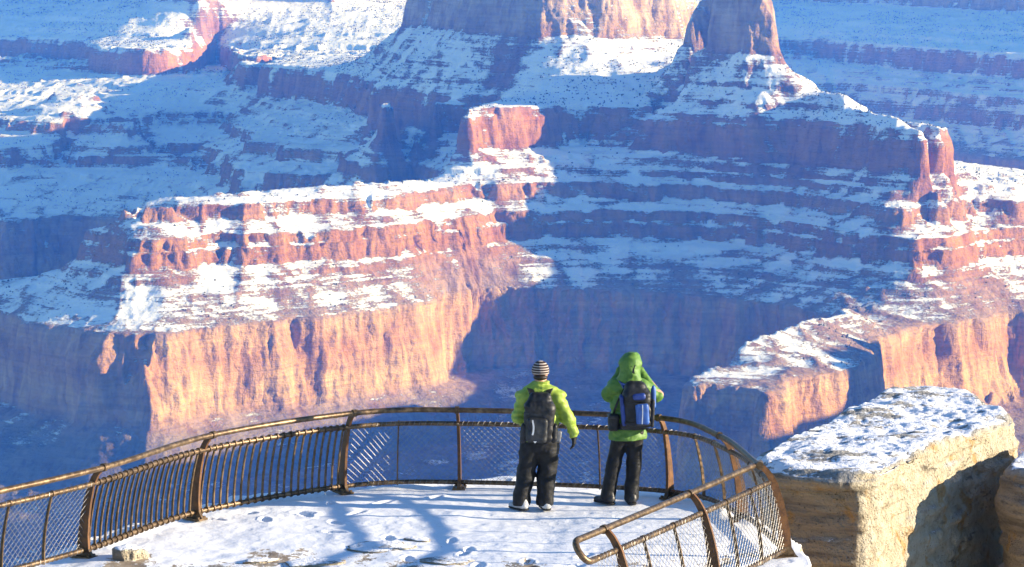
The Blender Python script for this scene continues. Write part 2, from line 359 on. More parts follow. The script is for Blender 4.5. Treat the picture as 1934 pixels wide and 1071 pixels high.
# polar sheet round the viewpoint: fine columns in view, coarse beyond
ang_in = np.linspace(R(-11.0), R(11.0), 760)
ang_r = R(11.0) + np.cumsum(np.linspace(.05, 1.6, 44)) * R(1.0)
ang_l = -R(11.0) - np.cumsum(np.linspace(.05, 1.4, 24)) * R(1.0)
ANG = np.concatenate([ang_l[::-1], ang_in, ang_r]); NC = len(ANG)
rf = np.concatenate([np.arange(40, 3300, 14.0), np.arange(3300, 7400, 2.6), np.arange(7400, 12900, 4.5)]); NR = len(rf)
TA = np.tan(ANG)
def build_terrain(rows=1300):
    Xf = (rf[:, None] * np.sin(ANG)[None]).astype(np.float32); Yf = (rf[:, None] * np.cos(ANG)[None]).astype(np.float32)
    Zf = height(Xf, Yf).astype(np.float32)
    elev = (Zf - CAMZ) / rf[:, None]
    mx = np.maximum.accumulate(elev, 0)
    vis = (elev >= mx - 0.0012).astype(np.float32)
    dz = np.abs(np.diff(Zf, axis=0)); dr = np.diff(rf)[:, None]
    w = (np.hypot(dz, dr * .22) * (0.30 + .70 * np.maximum(vis[1:], vis[:-1]))) / np.maximum(rf[1:, None], 2500)
    w += dr * 1.2e-6
    # blur the sampling density across columns so rows stay coherent
    k = 28
    for _ in range(2):
        cw = np.cumsum(np.pad(w, ((0, 0), (k + 1, k)), mode='edge'), axis=1); w = (cw[:, 2 * k + 1:] - cw[:, :-2 * k - 1]) / (2 * k + 1)
    C = np.vstack([np.zeros((1, NC)), np.cumsum(w, 0)]); C /= C[-1]
    q = np.linspace(0, 1, rows)
    Rr = np.empty((rows, NC), np.float32); Z = np.empty((rows, NC), np.float32)
    for c in range(NC):
        Rr[:, c] = np.interp(q, C[:, c], rf); Z[:, c] = np.interp(Rr[:, c], rf, Zf[:, c])
    X = Rr * np.sin(ANG)[None]; Y = Rr * np.cos(ANG)[None]
    # horizontal ruggedness on steep rock: push along the plan normal by 3-D noise
    e = 5.0
    gx = t_grid(X + e, Y) - t_grid(X - e, Y); gy = t_grid(X, Y + e) - t_grid(X, Y - e)
    gl = np.hypot(gx, gy) + 1e-4; nx, ny = -gx / gl, -gy / gl
    far = np.clip((Y - 2500) / 1000, 0, 1)
    zr = np.abs(np.gradient(Z, axis=0)) / (np.abs(np.gradient(Rr, axis=0)) + .3)
    steep = np.clip(zr - .9, 0, 1) * far
    big = 1 - 2 * np.abs(noise3(X / 52, Y / 52, Z / 170, 25))
    d = steep * (4.5 * big + 3.6 * fbm3(X / 19, Y / 19, Z / 40, 3, 21) + 1.6 * noise3(X / 6, Y / 6, Z / 5, 31) + 1.3 * noise2(Z / 4.5, X / 400, 37))
    zs_ = Z - dipz(X)
    def cells(w, h, sd):                      # jointed blocks with crisp edges
        q = np.floor(Z / h + .6 * noise2(X / 80, Y / 80, sd)).astype(np.int64)
        p = np.floor((X * .8 + Y * .6) / w + .35 * noise2(X / 30, Z / 30, sd + 1) + 5.3 * _h(q, q * 0, 0, sd + 2)).astype(np.int64)
        return _h(p, q, 2, sd + 3)
    d = d + steep * (2.6 * cells(21., 46., 131) + 1.5 * cells(9., 13., 141))
    band = np.clip((zs_ + 536) / 6, 0, 1) * np.clip((-438 - zs_) / 6, 0, 1)
    cave = np.clip(noise3(X / 15, Y / 15, Z / 30, 91) * 1.5 - .05, 0, 1)
    d = d - steep * band * 9.0 * cave
    ful = np.clip((-612 - zs_) / 8, 0, 1) * np.clip((zs_ + 760) / 20, 0, 1)
    d = d - steep * ful * (7.0 * np.clip(noise3(X / 24, Y / 24, Z / 110, 93) * 1.6 - .2, 0, 1) + 9.0 * np.clip(noise3(X / 70, Y / 70, Z / 200, 95) * 1.5 - .2, 0, 1))
    X = X + nx * d; Y = Y + ny * d
    Z = Z + far * (1 - np.clip(zr, 0, 1)) * (.55 * noise2(X / 9, Y / 9, 41) + .4 * noise2(X / 4, Y / 4, 42))
    idx = np.arange(rows * NC).reshape(rows, NC)
    F = np.stack([idx[:-1, :-1], idx[:-1, 1:], idx[1:, 1:], idx[1:, :-1]], -1).reshape(-1, 4)
    V = np.stack([X, Y, Z], -1).reshape(-1, 3)
    return V, F, (X, Y, Z, zr, vis)
TV, TF, TINFO = build_terrain()

def canyon_material():
    n = NT('canyon_rock_and_snow', 0.9, 0.1)
    geo = n.n('NewGeometry'); pos = geo.outputs['Position']
    sep = n.n('SeparateXYZ', Vector=pos); nrm = n.n('SeparateXYZ', Vector=geo.outputs['Normal'])
    zs = n.math('ADD', sep.outputs[2], n.math('MULTIPLY', n.math('MAXIMUM', sep.outputs[0], 0.0), DIP))
    wob = n.noise(n.mapping(pos, (1 / 90, 1 / 90, 1 / 40)), 1.0, 3)
    zw = n.math('ADD', zs, n.math('MULTIPLY', n.math('SUBTRACT', wob, .5), 14.0))
    u = n.math('DIVIDE', n.math('ADD', zw, 1000.0), 1000.0)
    def S(z): return (z + 1000) / 1000
    base = n.ramp(u, [(0.0, (.16, .13, .12)), (S(-775), (.20, .155, .125)), (S(-755), (.30, .20, .145)), (S(-742), (.42, .255, .125)), (S(-715), (.48, .295, .14)), (S(-665), (.41, .215, .09)), (S(-622), (.44, .265, .13)), (S(-608), (.30, .20, .15)), (S(-575), (.30, .185, .14)),
                      (S(-528), (.33, .15, .055)), (S(-490), (.37, .178, .066)), (S(-480), (.28, .14, .09)), (S(-458), (.39, .195, .08)), (S(-438), (.33, .17, .105)), (S(-388), (.28, .125, .08)), (S(-380), (.32, .138, .05)), (S(-330), (.38, .175, .068)), (S(-312), (.34, .17, .12)), (S(-300), (.28, .14, .11)),
                      (S(-196), (.30, .17, .12)), (S(-185), (.40, .255, .155)), (S(-120), (.47, .335, .22)), (1.0, (.50, .40, .29))])
    # thin beds
    bed = n.noise(n.mapping(pos, (1 / 130, 1 / 130, 1 / 5.0)), 1.0, 4, .6, .25)
    base = n.mix(1.0, base, n.ramp(bed, [(.32, .80), (.5, 1.0), (.68, 1.14)]), 'MULTIPLY')
    # vertical streaks and varnish
    stk = n.noise(n.mapping(pos, (1 / 13, 1 / 13, 1 / 60)), 1.0, 5, .62, .5)
    base = n.mix(1.0, base, n.ramp(stk, [(.3, (.66, .58, .55)), (.5, (1, 1, 1)), (.7, (1.18, 1.2, 1.22))]), 'MULTIPLY')
    blot = n.noise(n.mapping(pos, (1 / 46, 1 / 46, 1 / 60)), 1.0, 4, .6)
    base = n.mix(1.0, base, n.ramp(blot, [(.32, (.74, .62, .56)), (.5, (.96, .95, .94)), (.68, (1.12, 1.16, 1.2))]), 'MULTIPLY')
    # snow: lies on what is not steep, thinner low down, broken by scrub and stones
    p1 = n.noise(n.mapping(pos, (1 / 11, 1 / 11, 1 / 5)), 1.0, 5, .62)
    p2 = n.noise(n.mapping(pos, (1 / 55, 1 / 55, 1 / 30)), 1.0, 3, .5)
    p3 = n.noise(n.mapping(pos, (1 / 5.0, 1 / 5.0, 1 / 2.2)), 1.0, 4, .68)
    k = n.math('ADD', nrm.outputs[2], n.math('MULTIPLY', n.math('SUBTRACT', p1, .5), .70))
    k = n.math('ADD', k, n.math('MULTIPLY', n.math('SUBTRACT', p2, .5), .22))
    k = n.math('ADD', k, n.math('MULTIPLY', n.math('SUBTRACT', p3, .5), .95))
    bed2 = n.noise(n.mapping(pos, (1 / 170, 1 / 170, 1 / 4.2)), 1.0, 4, .68)
    flat = n.smooth(nrm.outputs[2], 1.0, .90)
    k = n.math('ADD', k, n.math('MULTIPLY', n.math('MULTIPLY', n.math('SUBTRACT', bed2, .52), 1.3), n.math('ADD', .25, n.math('MULTIPLY', flat, .75))))
    gat = n.n('Attribute', attribute_name='gully')
    k = n.math('SUBTRACT', k, n.math('MULTIPLY', gat.outputs['Fac'], .46))
    low = n.ramp(u, [(S(-830), .60), (S(-700), .45), (S(-612), .19), (S(-585), .05), (S(-550), .0), (S(-480), 0.0), (S(-300), 0.0)])
    k = n.math('SUBTRACT', k, low)
    k = n.math('ADD', k, n.ramp(u, [(S(-325), 0.0), (S(-302), .17), (S(-205), .17), (S(-192), 0.0)]))
    k = n.math('SUBTRACT', k, n.math('MULTIPLY', n.smooth(sep.outputs[0], 120.0, 420.0), n.ramp(u, [(S(-620), .24), (S(-570), .15), (S(-545), 0.0)])))
    snow = n.math('MULTIPLY', n.smooth(k, .46, .72), .94)
    snowc = n.mix(p3, (.80, .82, .86), (.90, .91, .93))
    col = n.mix(snow, base, snowc)
    h = n.math('ADD', n.math('MULTIPLY', stk, 2.0), n.math('ADD', n.math('MULTIPLY', bed, .9), n.math('MULTIPLY', p1, 2.2)))
    hs = n.math('ADD', n.math('MULTIPLY', h, n.math('SUBTRACT', 1.0, n.math('MULTIPLY', snow, .75))), n.math('MULTIPLY', snow, .35))
    return n.out(col, None, n.bump(hs, .9, 2.4))
terrain = put('canyon_terrain', mesh_np('canyon_terrain', TV, TF), canyon_material())
_at = terrain.data.attributes.new('gully', 'FLOAT', 'POINT')
_g = (1 - np.abs(noise2(TV[:, 0] / 60, TV[:, 1] / 60, 11))) + .6 * (1 - np.abs(noise2(TV[:, 0] / 23, TV[:, 1] / 23, 12))) - .85
_at.data.foreach_set('value', _g.astype(np.float32))
tag(terrain, 'snow dusted red canyon walls and buttes in stepped layers', 'terrain', kind='structure')

# ------------------------------------------------------------------ scrub and small trees dotted over the snowy slopes
def scrub(count=36000):
    X, Y, Z, zr, vis = TINFO
    rng = np.random.default_rng(5)
    zs = Z - dipz(X)
    ok = (Y > 4200) & (zr < .85) & (np.abs(X / Y) < .19) & (zs < -190) & (zs > -650)
    dens = np.interp(zs, [-650, -600, -460, -385, -318, -300, -190], [.05, .25, .12, .25, .4, 1.0, 1.0]) * np.clip(.5 + 1.3 * fbm2(X / 120, Y / 120, 3, 77), .02, 1)
    area = np.abs(np.gradient(Y, axis=0)) * (Y * .0006)
    w = np.where(ok, dens * area, 0).ravel(); w /= w.sum()
    pick = rng.choice(len(w), count, p=w)
    P = np.stack([X.ravel()[pick], Y.ravel()[pick], Z.ravel()[pick]], 1) + rng.normal(0, 1.2, (count, 3)) * [1, 1, 0]
    base = np.array([(1, 0, .3), (.31, .95, .35), (-.81, .59, .25), (-.81, -.59, .35), (.31, -.95, .3), (.1, .05, 1.0), (0, 0, -.5)])
    r = rng.uniform(.8, 2.3, count) * rng.uniform(.7, 1.15, count)
    V = base[None] * r[:, None, None] * rng.uniform(.65, 1.3, (count, 7, 1)); V[..., 2] *= rng.uniform(.9, 1.7, (count, 1))
    V += P[:, None]
    T = np.array([(k, (k + 1) % 5, 5) for k in range(5)] + [((k + 1) % 5, k, 6) for k in range(5)])
    F = (T[None] + (np.arange(count) * 7)[:, None, None]).reshape(-1, 3)
    n = NT('dark_scrub', .9, .1); a = n.noise(n.n('NewGeometry').outputs['Position'], .12, 2)
    m = n.out(n.mix(n.smooth(a, .4, .6), (.030, .038, .022), (.062, .058, .034)))
    o = put('scrub', mesh_np('scrub', V.reshape(-1, 3), F, False), m)
    tag(o, 'dark scrub and small trees dotting the snowy canyon slopes', 'scrub', kind='stuff')
scrub()
# ------------------------------------------------------------------ materials of the foreground
def snow_ground_material():
    n = NT('trodden_snow', 0.7, 0.25)
    geo = n.n('NewGeometry'); pos = geo.outputs['Position']
    nz = n.n('SeparateXYZ', Vector=geo.outputs['Normal']).outputs[2]
    sy = n.n('SeparateXYZ', Vector=pos).outputs[1]
    a = n.noise(n.mapping(pos, (1.6, .55, 1)), 1.0, 5, .6)
    b = n.noise(pos, 9.0, 4, .6); c = n.noise(pos, 38.0, 3, .6)
    # bare stone shows where the snow is thin: towards the near edge, and on the steep flank
    near = n.smooth(sy, 34.0, 31.4)
    k = n.math('ADD', n.math('MULTIPLY', near, .17), n.math('ADD', n.math('MULTIPLY', n.math('SUBTRACT', a, .5), 1.0), n.math('MULTIPLY', n.math('SUBTRACT', b, .5), .38)))
    k = n.math('ADD', k, n.math('MULTIPLY', n.math('SUBTRACT', c, .5), .22))
    k = n.math('ADD', k, n.math('MULTIPLY', n.smooth(nz, .82, .45), .6))
    bare = n.smooth(k, .235, .275)
    vor = n.n('TexVoronoi', Vector=n.mapping(pos, (1, .55, 1)), Scale=5.2); vor.feature = 'SMOOTH_F1'
    foot = n.smooth(vor.outputs[0], .12, .34)
    rock = n.ramp(n.noise(pos, 3.0, 5, .65), [(.3, (.16, .125, .095)), (.5, (.33, .26, .185)), (.7, (.46, .38, .28))])
    rock = n.mix(n.smooth(n.noise(pos, 1.3, 3), .52, .66), rock, (.20, .185, .17))
    snowc = n.mix(n.smooth(c, .35, .6), (.86, .865, .88), (.93, .935, .945))
    dirt = n.math('MULTIPLY', n.smooth(b, .62, .74), .4)
    snowc = n.mix(dirt, snowc, (.55, .50, .44))
    col = n.mix(bare, snowc, rock)
    h = n.math('ADD', n.math('MULTIPLY', foot, .30), n.math('ADD', n.math('MULTIPLY', b, .6), n.math('MULTIPLY', c, .25)))
    h = n.math('SUBTRACT', h, n.math('MULTIPLY', bare, .35))
    return n.out(col, None, n.bump(h, .35, .035))
def limestone_material():
    n = NT('weathered_limestone', 0.88, 0.15)
    geo = n.n('NewGeometry'); pos = geo.outputs['Position']
    nz = n.n('SeparateXYZ', Vector=geo.outputs['Normal']).outputs[2]
    a = n.noise(pos, 1.1, 6, .65); b = n.noise(pos, 6.0, 5, .65); c = n.noise(pos, 26.0, 4, .6)
    bed = n.noise(n.mapping(pos, (.7, .7, 7.0)), 1.0, 5, .65)
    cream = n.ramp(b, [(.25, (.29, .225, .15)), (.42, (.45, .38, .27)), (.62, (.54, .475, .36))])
    ochre_shade = n.ramp(bed, [(.3, (.14, .115, .09)), (.48, (.30, .245, .18)), (.62, (.40, .31, .20)), (.75, (.44, .385, .30))])
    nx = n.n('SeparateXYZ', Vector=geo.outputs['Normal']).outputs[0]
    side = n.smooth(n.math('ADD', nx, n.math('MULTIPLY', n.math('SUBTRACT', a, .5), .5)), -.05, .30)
    col = n.mix(side, ochre_shade, cream)  # sunward faces painted paler cream, faces in shadow a darker ochre
    rust = n.math('MULTIPLY', n.smooth(n.noise(pos, 2.3, 5, .6, .6), .56, .66), .75)
    col = n.mix(rust, col, (.42, .235, .07))
    blk = n.math('MULTIPLY', n.smooth(n.noise(n.mapping(pos, (1, 1, 3.5)), 1.8, 5, .7), .60, .70), .7)
    col = n.mix(blk, col, (.085, .075, .065))
    # grey lichen crust on the top
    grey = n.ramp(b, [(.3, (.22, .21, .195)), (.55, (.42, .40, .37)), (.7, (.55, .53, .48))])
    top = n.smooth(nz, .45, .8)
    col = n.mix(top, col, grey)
    pit = n.n('TexVoronoi', Vector=pos, Scale=15.0); pits = n.smooth(pit.outputs[0], .07, .19)
    col = n.mix(n.math('MULTIPLY', n.math('SUBTRACT', 1.0, pits), .6), col, (.16, .12, .08))
    k = n.math('ADD', nz, n.math('ADD', n.math('MULTIPLY', n.math('SUBTRACT', n.noise(n.mapping(pos, (1.0, 1.9, 1.5)), 1.15, 6, .66), .5), 1.35), n.math('MULTIPLY', n.math('SUBTRACT', c, .5), .45)))
    snow = n.smooth(k, .845, .89)
    col = n.mix(snow, col, (.87, .88, .91))
    h = n.math('ADD', n.math('MULTIPLY', b, 1.2), n.math('ADD', n.math('MULTIPLY', c, .7), n.math('ADD', n.math('MULTIPLY', bed, 1.0), n.math('MULTIPLY', pits, .5))))
    h = n.math('MULTIPLY', h, n.math('SUBTRACT', 1.0, n.math('MULTIPLY', snow, .7)))
    return n.out(col, None, n.bump(h, .9, .10))
def metal_material(name, base, hi, rough=.5, metal=.5, scale=14):
    n = NT(name, rough, .4)
    tc = n.n('NewGeometry').outputs['Position']
    a = n.noise(tc, scale, 5, .65); b = n.noise(tc, scale * 5, 3, .6)
    col = n.mix(n.smooth(n.math('ADD', a, n.math('MULTIPLY', n.math('SUBTRACT', b, .5), .4)), .40, .66), base, hi)
    n.b.inputs['Metallic'].default_value = metal
    r = n.math('ADD', n.math('MULTIPLY', a, .3), rough - .15)
    return n.out(col, r, n.bump(b, .25, .004))
M_SNOW = snow_ground_material(); M_LIME = limestone_material()
M_RAIL = metal_material('worn_bronze_pipe', (.085, .055, .032), (.22, .15, .085), .42, .6)
M_POST = metal_material('rust_brown_plate', (.085, .038, .014), (.165, .072, .023), .62, .1, 9)
M_PICK = metal_material('bronze_bar', (.075, .048, .026), (.17, .11, .06), .45, .5)
M_WIRE = metal_material('galvanised_wire', (.20, .19, .18), (.36, .34, .32), .45, .6, 40)

# ------------------------------------------------------------------ overlook platform
BASE = [(-5.9, 30.3)] + [tuple(at_z(x, y, 0).xy) for x, y in ((158, 1053), (368, 981), (648, 931), (868, 923), (1265, 941))] + [(2.73, 34.0), (3.05, 32.0), (2.14, 30.17), (1.18, 28.31)]
def sdf_poly(X, Y, poly):
    d = np.full(X.shape, 1e9); s = np.ones(X.shape)
    n = len(poly)
    for i in range(n):
        ax, ay = poly[i]; bx, by = poly[i - 1]
        ex, ey = bx - ax, by - ay; wx, wy = X - ax, Y - ay
        t = np.clip((wx * ex + wy * ey) / (ex * ex + ey * ey), 0, 1)
        d = np.minimum(d, (wx - ex * t) ** 2 + (wy - ey * t) ** 2)
        c1 = Y >= ay; c2 = Y < by; c3 = ex * wy > ey * wx
        s = np.where((c1 & c2 & c3) | (~c1 & ~c2 & ~c3), -s, s)
    return s * np.sqrt(d)
def smooth_closed(P, it=2):
    P = np.array(P, float)
    for _ in range(it):
        Q = []
        for a, b in zip(P, np.roll(P, -1, 0)): Q += [a * .75 + b * .25, a * .25 + b * .75]
        P = np.array(Q)
    return P
EDGE = [(-6.0, 20), (-6.3, 27), (-6.05, 30.2), (-5.1, 32.45), (-4.0, 34.7), (-2.95, 35.9), (-2.2, 36.22), (-.7, 36.6), (.8, 36.45), (2.05, 36.0), (2.55, 35.0), (2.95, 34.0), (3.35, 32.3), (3.3, 31.2), (2.5, 30.0), (1.9, 28), (1.9, 20)]
def ground_z(X, Y):
    return .018 * fbm2(X / 1.1, Y / 1.1, 3, 51) + .006 * noise2(X / .22, Y / .22, 55) + .003 * noise2(X / .09, Y / .09, 56)
def footprints(X, Y):
    rng = np.random.default_rng(9); Z = np.zeros_like(X)
    walks = []
    for k in range(11):
        p = np.array([rng.uniform(-4.8, 2.2), rng.uniform(31.2, 35.8)]); a = rng.uniform(0, 2 * math.pi)
        for q in range(rng.integers(5, 12)):
            a += rng.normal(0, .25); dv = np.array([math.cos(a), math.sin(a)]); p = p + dv * rng.uniform(.5, .7)
            side = np.array([-dv[1], dv[0]]) * (.10 if q % 2 else -.10); walks.append((*(p + side), a + rng.normal(0, .15)))
    for cx, cy, a in walks:
        m = (np.abs(X - cx) < .3) & (np.abs(Y - cy) < .3)
        if not m.any(): continue
        x = X[m] - cx; y = Y[m] - cy; l = (x * math.cos(a) + y * math.sin(a)) / .155; w = (-x * math.sin(a) + y * math.cos(a)) / .060
        r = np.sqrt(l * l + w * w)
        Z[m] += -.026 * np.clip((1.05 - r) / .25, 0, 1) + .010 * np.exp(-((r - 1.25) / .22) ** 2)
    return Z
def platform():
    xs = np.concatenate([np.arange(-8.2, -5.6, .09), np.arange(-5.6, 3.7, .030), np.arange(3.7, 5.6, .08)])
    ys = np.concatenate([np.arange(20, 30.5, .25), np.arange(30.5, 37.3, .032), np.arange(37.3, 38.7, .1)])
    X, Y = np.meshgrid(xs, ys)
    d = sdf_poly(X, Y, smooth_closed(EDGE, 2)) + .10 * noise2(X / .7, Y / .7, 61) + .05 * noise2(X / .2, Y / .2, 62)
    Z = ground_z(X, Y) + footprints(X, Y) + .05 * np.clip((d + .35) / .3, 0, 1) * (noise2(X / .4, Y / .4, 63) + .3)
    out = np.clip(d, 0, None)
    steps = np.minimum(out * 5.5, .25) + np.clip(out - .10, 0, None) * 9.0 + .25 * noise2(X / .35, Y / .35, 64) * np.clip(out * 4, 0, 1)
    Z = Z - np.clip(steps, 0, 14)
    ny, nx = X.shape; idx = np.arange(ny * nx).reshape(ny, nx)
    F = np.stack([idx[:-1, :-1], idx[:-1, 1:], idx[1:, 1:], idx[1:, :-1]], -1).reshape(-1, 4)
    o = put('overlook_ground', mesh_np('overlook_ground', np.stack([X, Y, Z], -1).reshape(-1, 3), F), M_SNOW)
    tag(o, 'trodden snow covering the flat rock of the overlook', 'ground', kind='structure')
platform()

# ------------------------------------------------------------------ rocks
def shell_rock(name, plan, ztop, zbot, seed, label, tilt=(0, 0), rough=1.0, nper=260, nz=150, nr=70, bevel=.10, flare=.0):
    P = smooth_closed(plan, 2); 
    L = np.r_[0, np.cumsum(np.hypot(*(np.roll(P, -1, 0) - P).T))]; Pc = np.vstack([P, P[:1]])
    q = np.linspace(0, L[-1], nper, endpoint=False)
    px = np.interp(q, L, Pc[:, 0]); py = np.interp(q, L, Pc[:, 1]); c = np.array([px.mean(), py.mean()])
    tx = np.roll(px, -1) - np.roll(px, 1); ty = np.roll(py, -1) - np.roll(py, 1); tl = np.hypot(tx, ty)
    area = np.sum(px * np.roll(py, -1) - np.roll(px, -1) * py)
    sg = 1 if area > 0 else -1
    nx_, ny_ = sg * ty / tl, -sg * tx / tl
    rows = []
    for k in range(nr):                                   # top, centre to rim
        s = (k / (nr - 1)) ** .8
        x = c[0] + (px - c[0]) * s; y = c[1] + (py - c[1]) * s
        z = ztop + tilt[0] * (x - c[0]) + tilt[1] * (y - c[1]) - bevel * np.clip((s - .93) / .07, 0, 1) ** 2
        rows.append(np.stack([x, y, z, np.zeros_like(x)], 1))
    for k in range(1, nz):
        s = (k / (nz - 1)) ** 1.25
        z = rows[nr - 1][:, 2] * (1 - s) + zbot * s
        o = flare * s
        rows.append(np.stack([px + nx_ * o, py + ny_ * o, z, np.ones_like(px)], 1))
    A = np.array(rows); X, Y, Z, wall = A[..., 0], A[..., 1], A[..., 2], A[..., 3]
    ledge = noise2(Z / .33 + .35 * noise2(X / 1.3, Y / 1.3, seed + 4), X / 2.5 + Y / 3.1, seed + 1)
    bi = np.floor(Z / .30 + .5 * noise2(X / 1.6, Y / 1.6, seed + 4)); bx = np.floor((X * .8 + Y * .6) / .85 + 3.7 * _h(bi.astype(np.int64), bi.astype(np.int64) * 0, 0, seed + 6))
    ledge = .55 * ledge + .75 * _h(bi.astype(np.int64), bx.astype(np.int64), 1, seed + 3)
    ledge2 = noise2(Z / .11, X / .9 + Y / 1.1, seed + 2)
    face = np.clip(.5 - 1.2 * nx_[None], .18, 1)
    d = wall * rough * (.11 * face * ledge + .035 * ledge2 + .075 * fbm3(X / 1.3, Y / 1.3, Z / 1.0, 4, seed, .45) + .022 * noise3(X / .16, Y / .16, Z / .07, seed + 9) + .02 * np.abs(noise3(X / .06, Y / .06, Z / .05, seed + 11)))
    X = X + nx_[None] * d; Y = Y + ny_[None] * d
    t = (1 - wall) * rough
    rim_s = np.linspace(0, 1, A.shape[0])[:, None]
    Z = Z + t * (.05 * fbm2(X / .8, Y / .8, 4, seed + 20) + .024 * np.abs(noise2(X / .24, Y / .13, seed + 25)) + .007 * noise2(X / .07, Y / .05, seed + 27))
    nrow = A.shape[0]; idx = np.arange(nrow * nper).reshape(nrow, nper); nxt = np.roll(idx, -1, 1)
    F = np.stack([idx[:-1], idx[1:], nxt[1:], nxt[:-1]], -1).reshape(-1, 4)
    if sg < 0: F = F[:, ::-1]
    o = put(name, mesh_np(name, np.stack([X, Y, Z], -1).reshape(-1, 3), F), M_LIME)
    tag(o, label, 'rock'); return o
def pz(x, y, z): return tuple(at_z(x, y, z).xy)
MAIN = [pz(1425, 862, .45), pz(1500, 826, .45), pz(1580, 786, .45), pz(1650, 750, .45), pz(1712, 722, .45), pz(1800, 728, .45), pz(1865, 758, .45), pz(1918, 788, .45),
        (6.45, 38.1), (5.9, 37.3), (5.3, 36.4), (4.75, 35.55), pz(1648, 898, .45), pz(1560, 893, .45), pz(1490, 888, .45), pz(1440, 876, .45)]
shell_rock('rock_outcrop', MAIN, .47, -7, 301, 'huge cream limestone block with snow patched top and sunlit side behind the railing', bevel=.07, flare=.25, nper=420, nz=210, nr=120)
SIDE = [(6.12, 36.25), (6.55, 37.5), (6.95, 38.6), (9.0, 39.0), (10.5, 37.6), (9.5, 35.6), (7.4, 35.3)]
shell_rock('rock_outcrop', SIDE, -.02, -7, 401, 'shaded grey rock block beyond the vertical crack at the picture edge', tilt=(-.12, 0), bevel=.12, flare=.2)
LOW = [(3.3, 35.0), (4.1, 34.3), (4.4, 33.6), (4.2, 32.2), (3.4, 32.4), (3.3, 33.6)]
shell_rock('rock_ledge', LOW, -1.9, -8, 501, 'low brown rock ledge below the curved corner of the railing', bevel=.2, flare=.4, nper=160, nz=70, nr=36)

def field_stone(x, y, w, l, h, seed, label, rz=0.0):
    bm = bmesh.new(); bmesh.ops.create_icosphere(bm, subdivisions=4, radius=1.0)
    V = np.array([v.co[:] for v in bm.verts])
    r = 1 + .28 * fbm3(V[:, 0] * 1.3, V[:, 1] * 1.3, V[:, 2] * 1.3, 4, seed)
    V = V * r[:, None]; V[:, 2] = np.where(V[:, 2] > .45, .45 + (V[:, 2] - .45) * .25, V[:, 2])
    V = V * [w / 2, l / 2, h]
    for v, c in zip(bm.verts, V): v.co = c
    for f in bm.faces: f.smooth = True
    me = bpy.data.meshes.new('stone'); bm.to_mesh(me); bm.free()
    p = at_z(x, y, 0); o = put('stone', me, M_LIME, loc=(p.x, p.y, .0)); o.rotation_euler = (0, 0, rz)
    tag(o, label, 'stone', 'bare stones poking through the snow'); return o
field_stone(243, 1058, .36, .36, .30, 71, 'grey angular stone beside the foot of the curved bar railing', .3)
field_stone(722, 1034, .72, .55, .05, 72, 'flat dark stone slab in the snow left of the two people', .1)
field_stone(846, 1062, .62, .40, .045, 73, 'flat tan stone at the lower edge nearest the walkers', -.2)
field_stone(598, 1064, .66, .34, .05, 74, 'broad tan slab partly under snow between grey stone and dark slab', .2)
field_stone(492, 1060, .40, .22, .04, 75, 'small brown stone flush with the snow next to the tan slab', .5)
field_stone(790, 1020, .34, .22, .04, 76, 'small dark stone just beyond the flat dark slab', -.4)

# ------------------------------------------------------------------ railing
def lean(z):
    return float(np.interp(z, [0, .25, .45, .65, .86, .97, 1.05, 1.1], [0, .012, .042, .088, .155, .225, .30, .34]))
def catmull(P, per=14, closed=False):
    P = [Vector(p) for p in P]; out = []
    Q = [P[0] * 2 - P[1]] + P + [P[-1] * 2 - P[-2]]
    for i in range(1, len(Q) - 2):
        a, b, c, d = Q[i - 1:i + 3]
        for k in range(per):
            t = k / per
            out.append(.5 * ((2 * b) + (c - a) * t + (2 * a - 5 * b + 4 * c - d) * t * t + (3 * b - a - 3 * c + d) * t ** 3))
    out.append(Q[-2]); return out
def tube(pts, r, sides=10, cap=True, V=None, F=None):
    pts = [Vector(p) for p in pts]; V = [] if V is None else V; F = [] if F is None else F
    o0 = len(V); n = len(pts); up = Vector((0, 0, 1)); prev = None
    for i, p in enumerate(pts):
        t = (pts[min(i + 1, n - 1)] - pts[max(i - 1, 0)]).normalized()
        u = (prev - t * prev.dot(t)) if prev is not None else (up - t * up.dot(t))
        if u.length < 1e-3: u = Vector((1, 0, 0)) - t * t.x
        u.normalize(); w = t.cross(u); prev = u
        rr = r[i] if isinstance(r, (list, tuple)) else r
        for k in range(sides):
            a = 2 * math.pi * k / sides
            V.append(p + u * (math.cos(a) * rr) + w * (math.sin(a) * rr))
    for i in range(n - 1):
        for k in range(sides):
            a = o0 + i * sides + k; b = o0 + i * sides + (k + 1) % sides
            F.append((a, b, b + sides, a + sides))
    if cap:
        F.append(tuple(o0 + k for k in range(sides))[::-1]); F.append(tuple(o0 + (n - 1) * sides + k for k in range(sides)))
    return V, F
class Path:
    """plan curve through the post bases with the outward normal"""
    def __init__(s, pts, per=24):
        s.P = catmull([(p[0], p[1], 0) for p in pts], per); s.per = per; s.n = len(pts)
        s.T = []
        for i in range(len(s.P)):
            t = s.P[min(i + 1, len(s.P) - 1)] - s.P[max(i - 1, 0)]; s.T.append(t.normalized())
    def at(s, u):                                   # u in post units
        x = max(0, min(u * s.per, len(s.P) - 1.001)); i = int(x); f = x - i
        return s.P[i].lerp(s.P[i + 1], f), s.T[i].lerp(s.T[i + 1], f).normalized()
    def pt(s, u, z):                                # point on the leaning fence surface
        p, t = s.at(u); inn = Vector((t.y, -t.x, 0))   # inward = right of travel
        return p + inn * lean(z) + Vector((0, 0, z))
    def ang(s, u):
        p, t = s.at(u); return math.atan2(-t.x, t.y)   # inward direction = local +X
Z_HAND, Z_MID, Z_BOT = 1.05, .855, .085
FENCE = empty('railing', (0, 0, 0))
tag(FENCE, 'bronze brown railing of curved posts, bars and wire mesh looping round the overlook', 'railing')
MAINP = Path(BASE[:8]); NEARP = Path(BASE[7:] + [(.62, 27.25)])

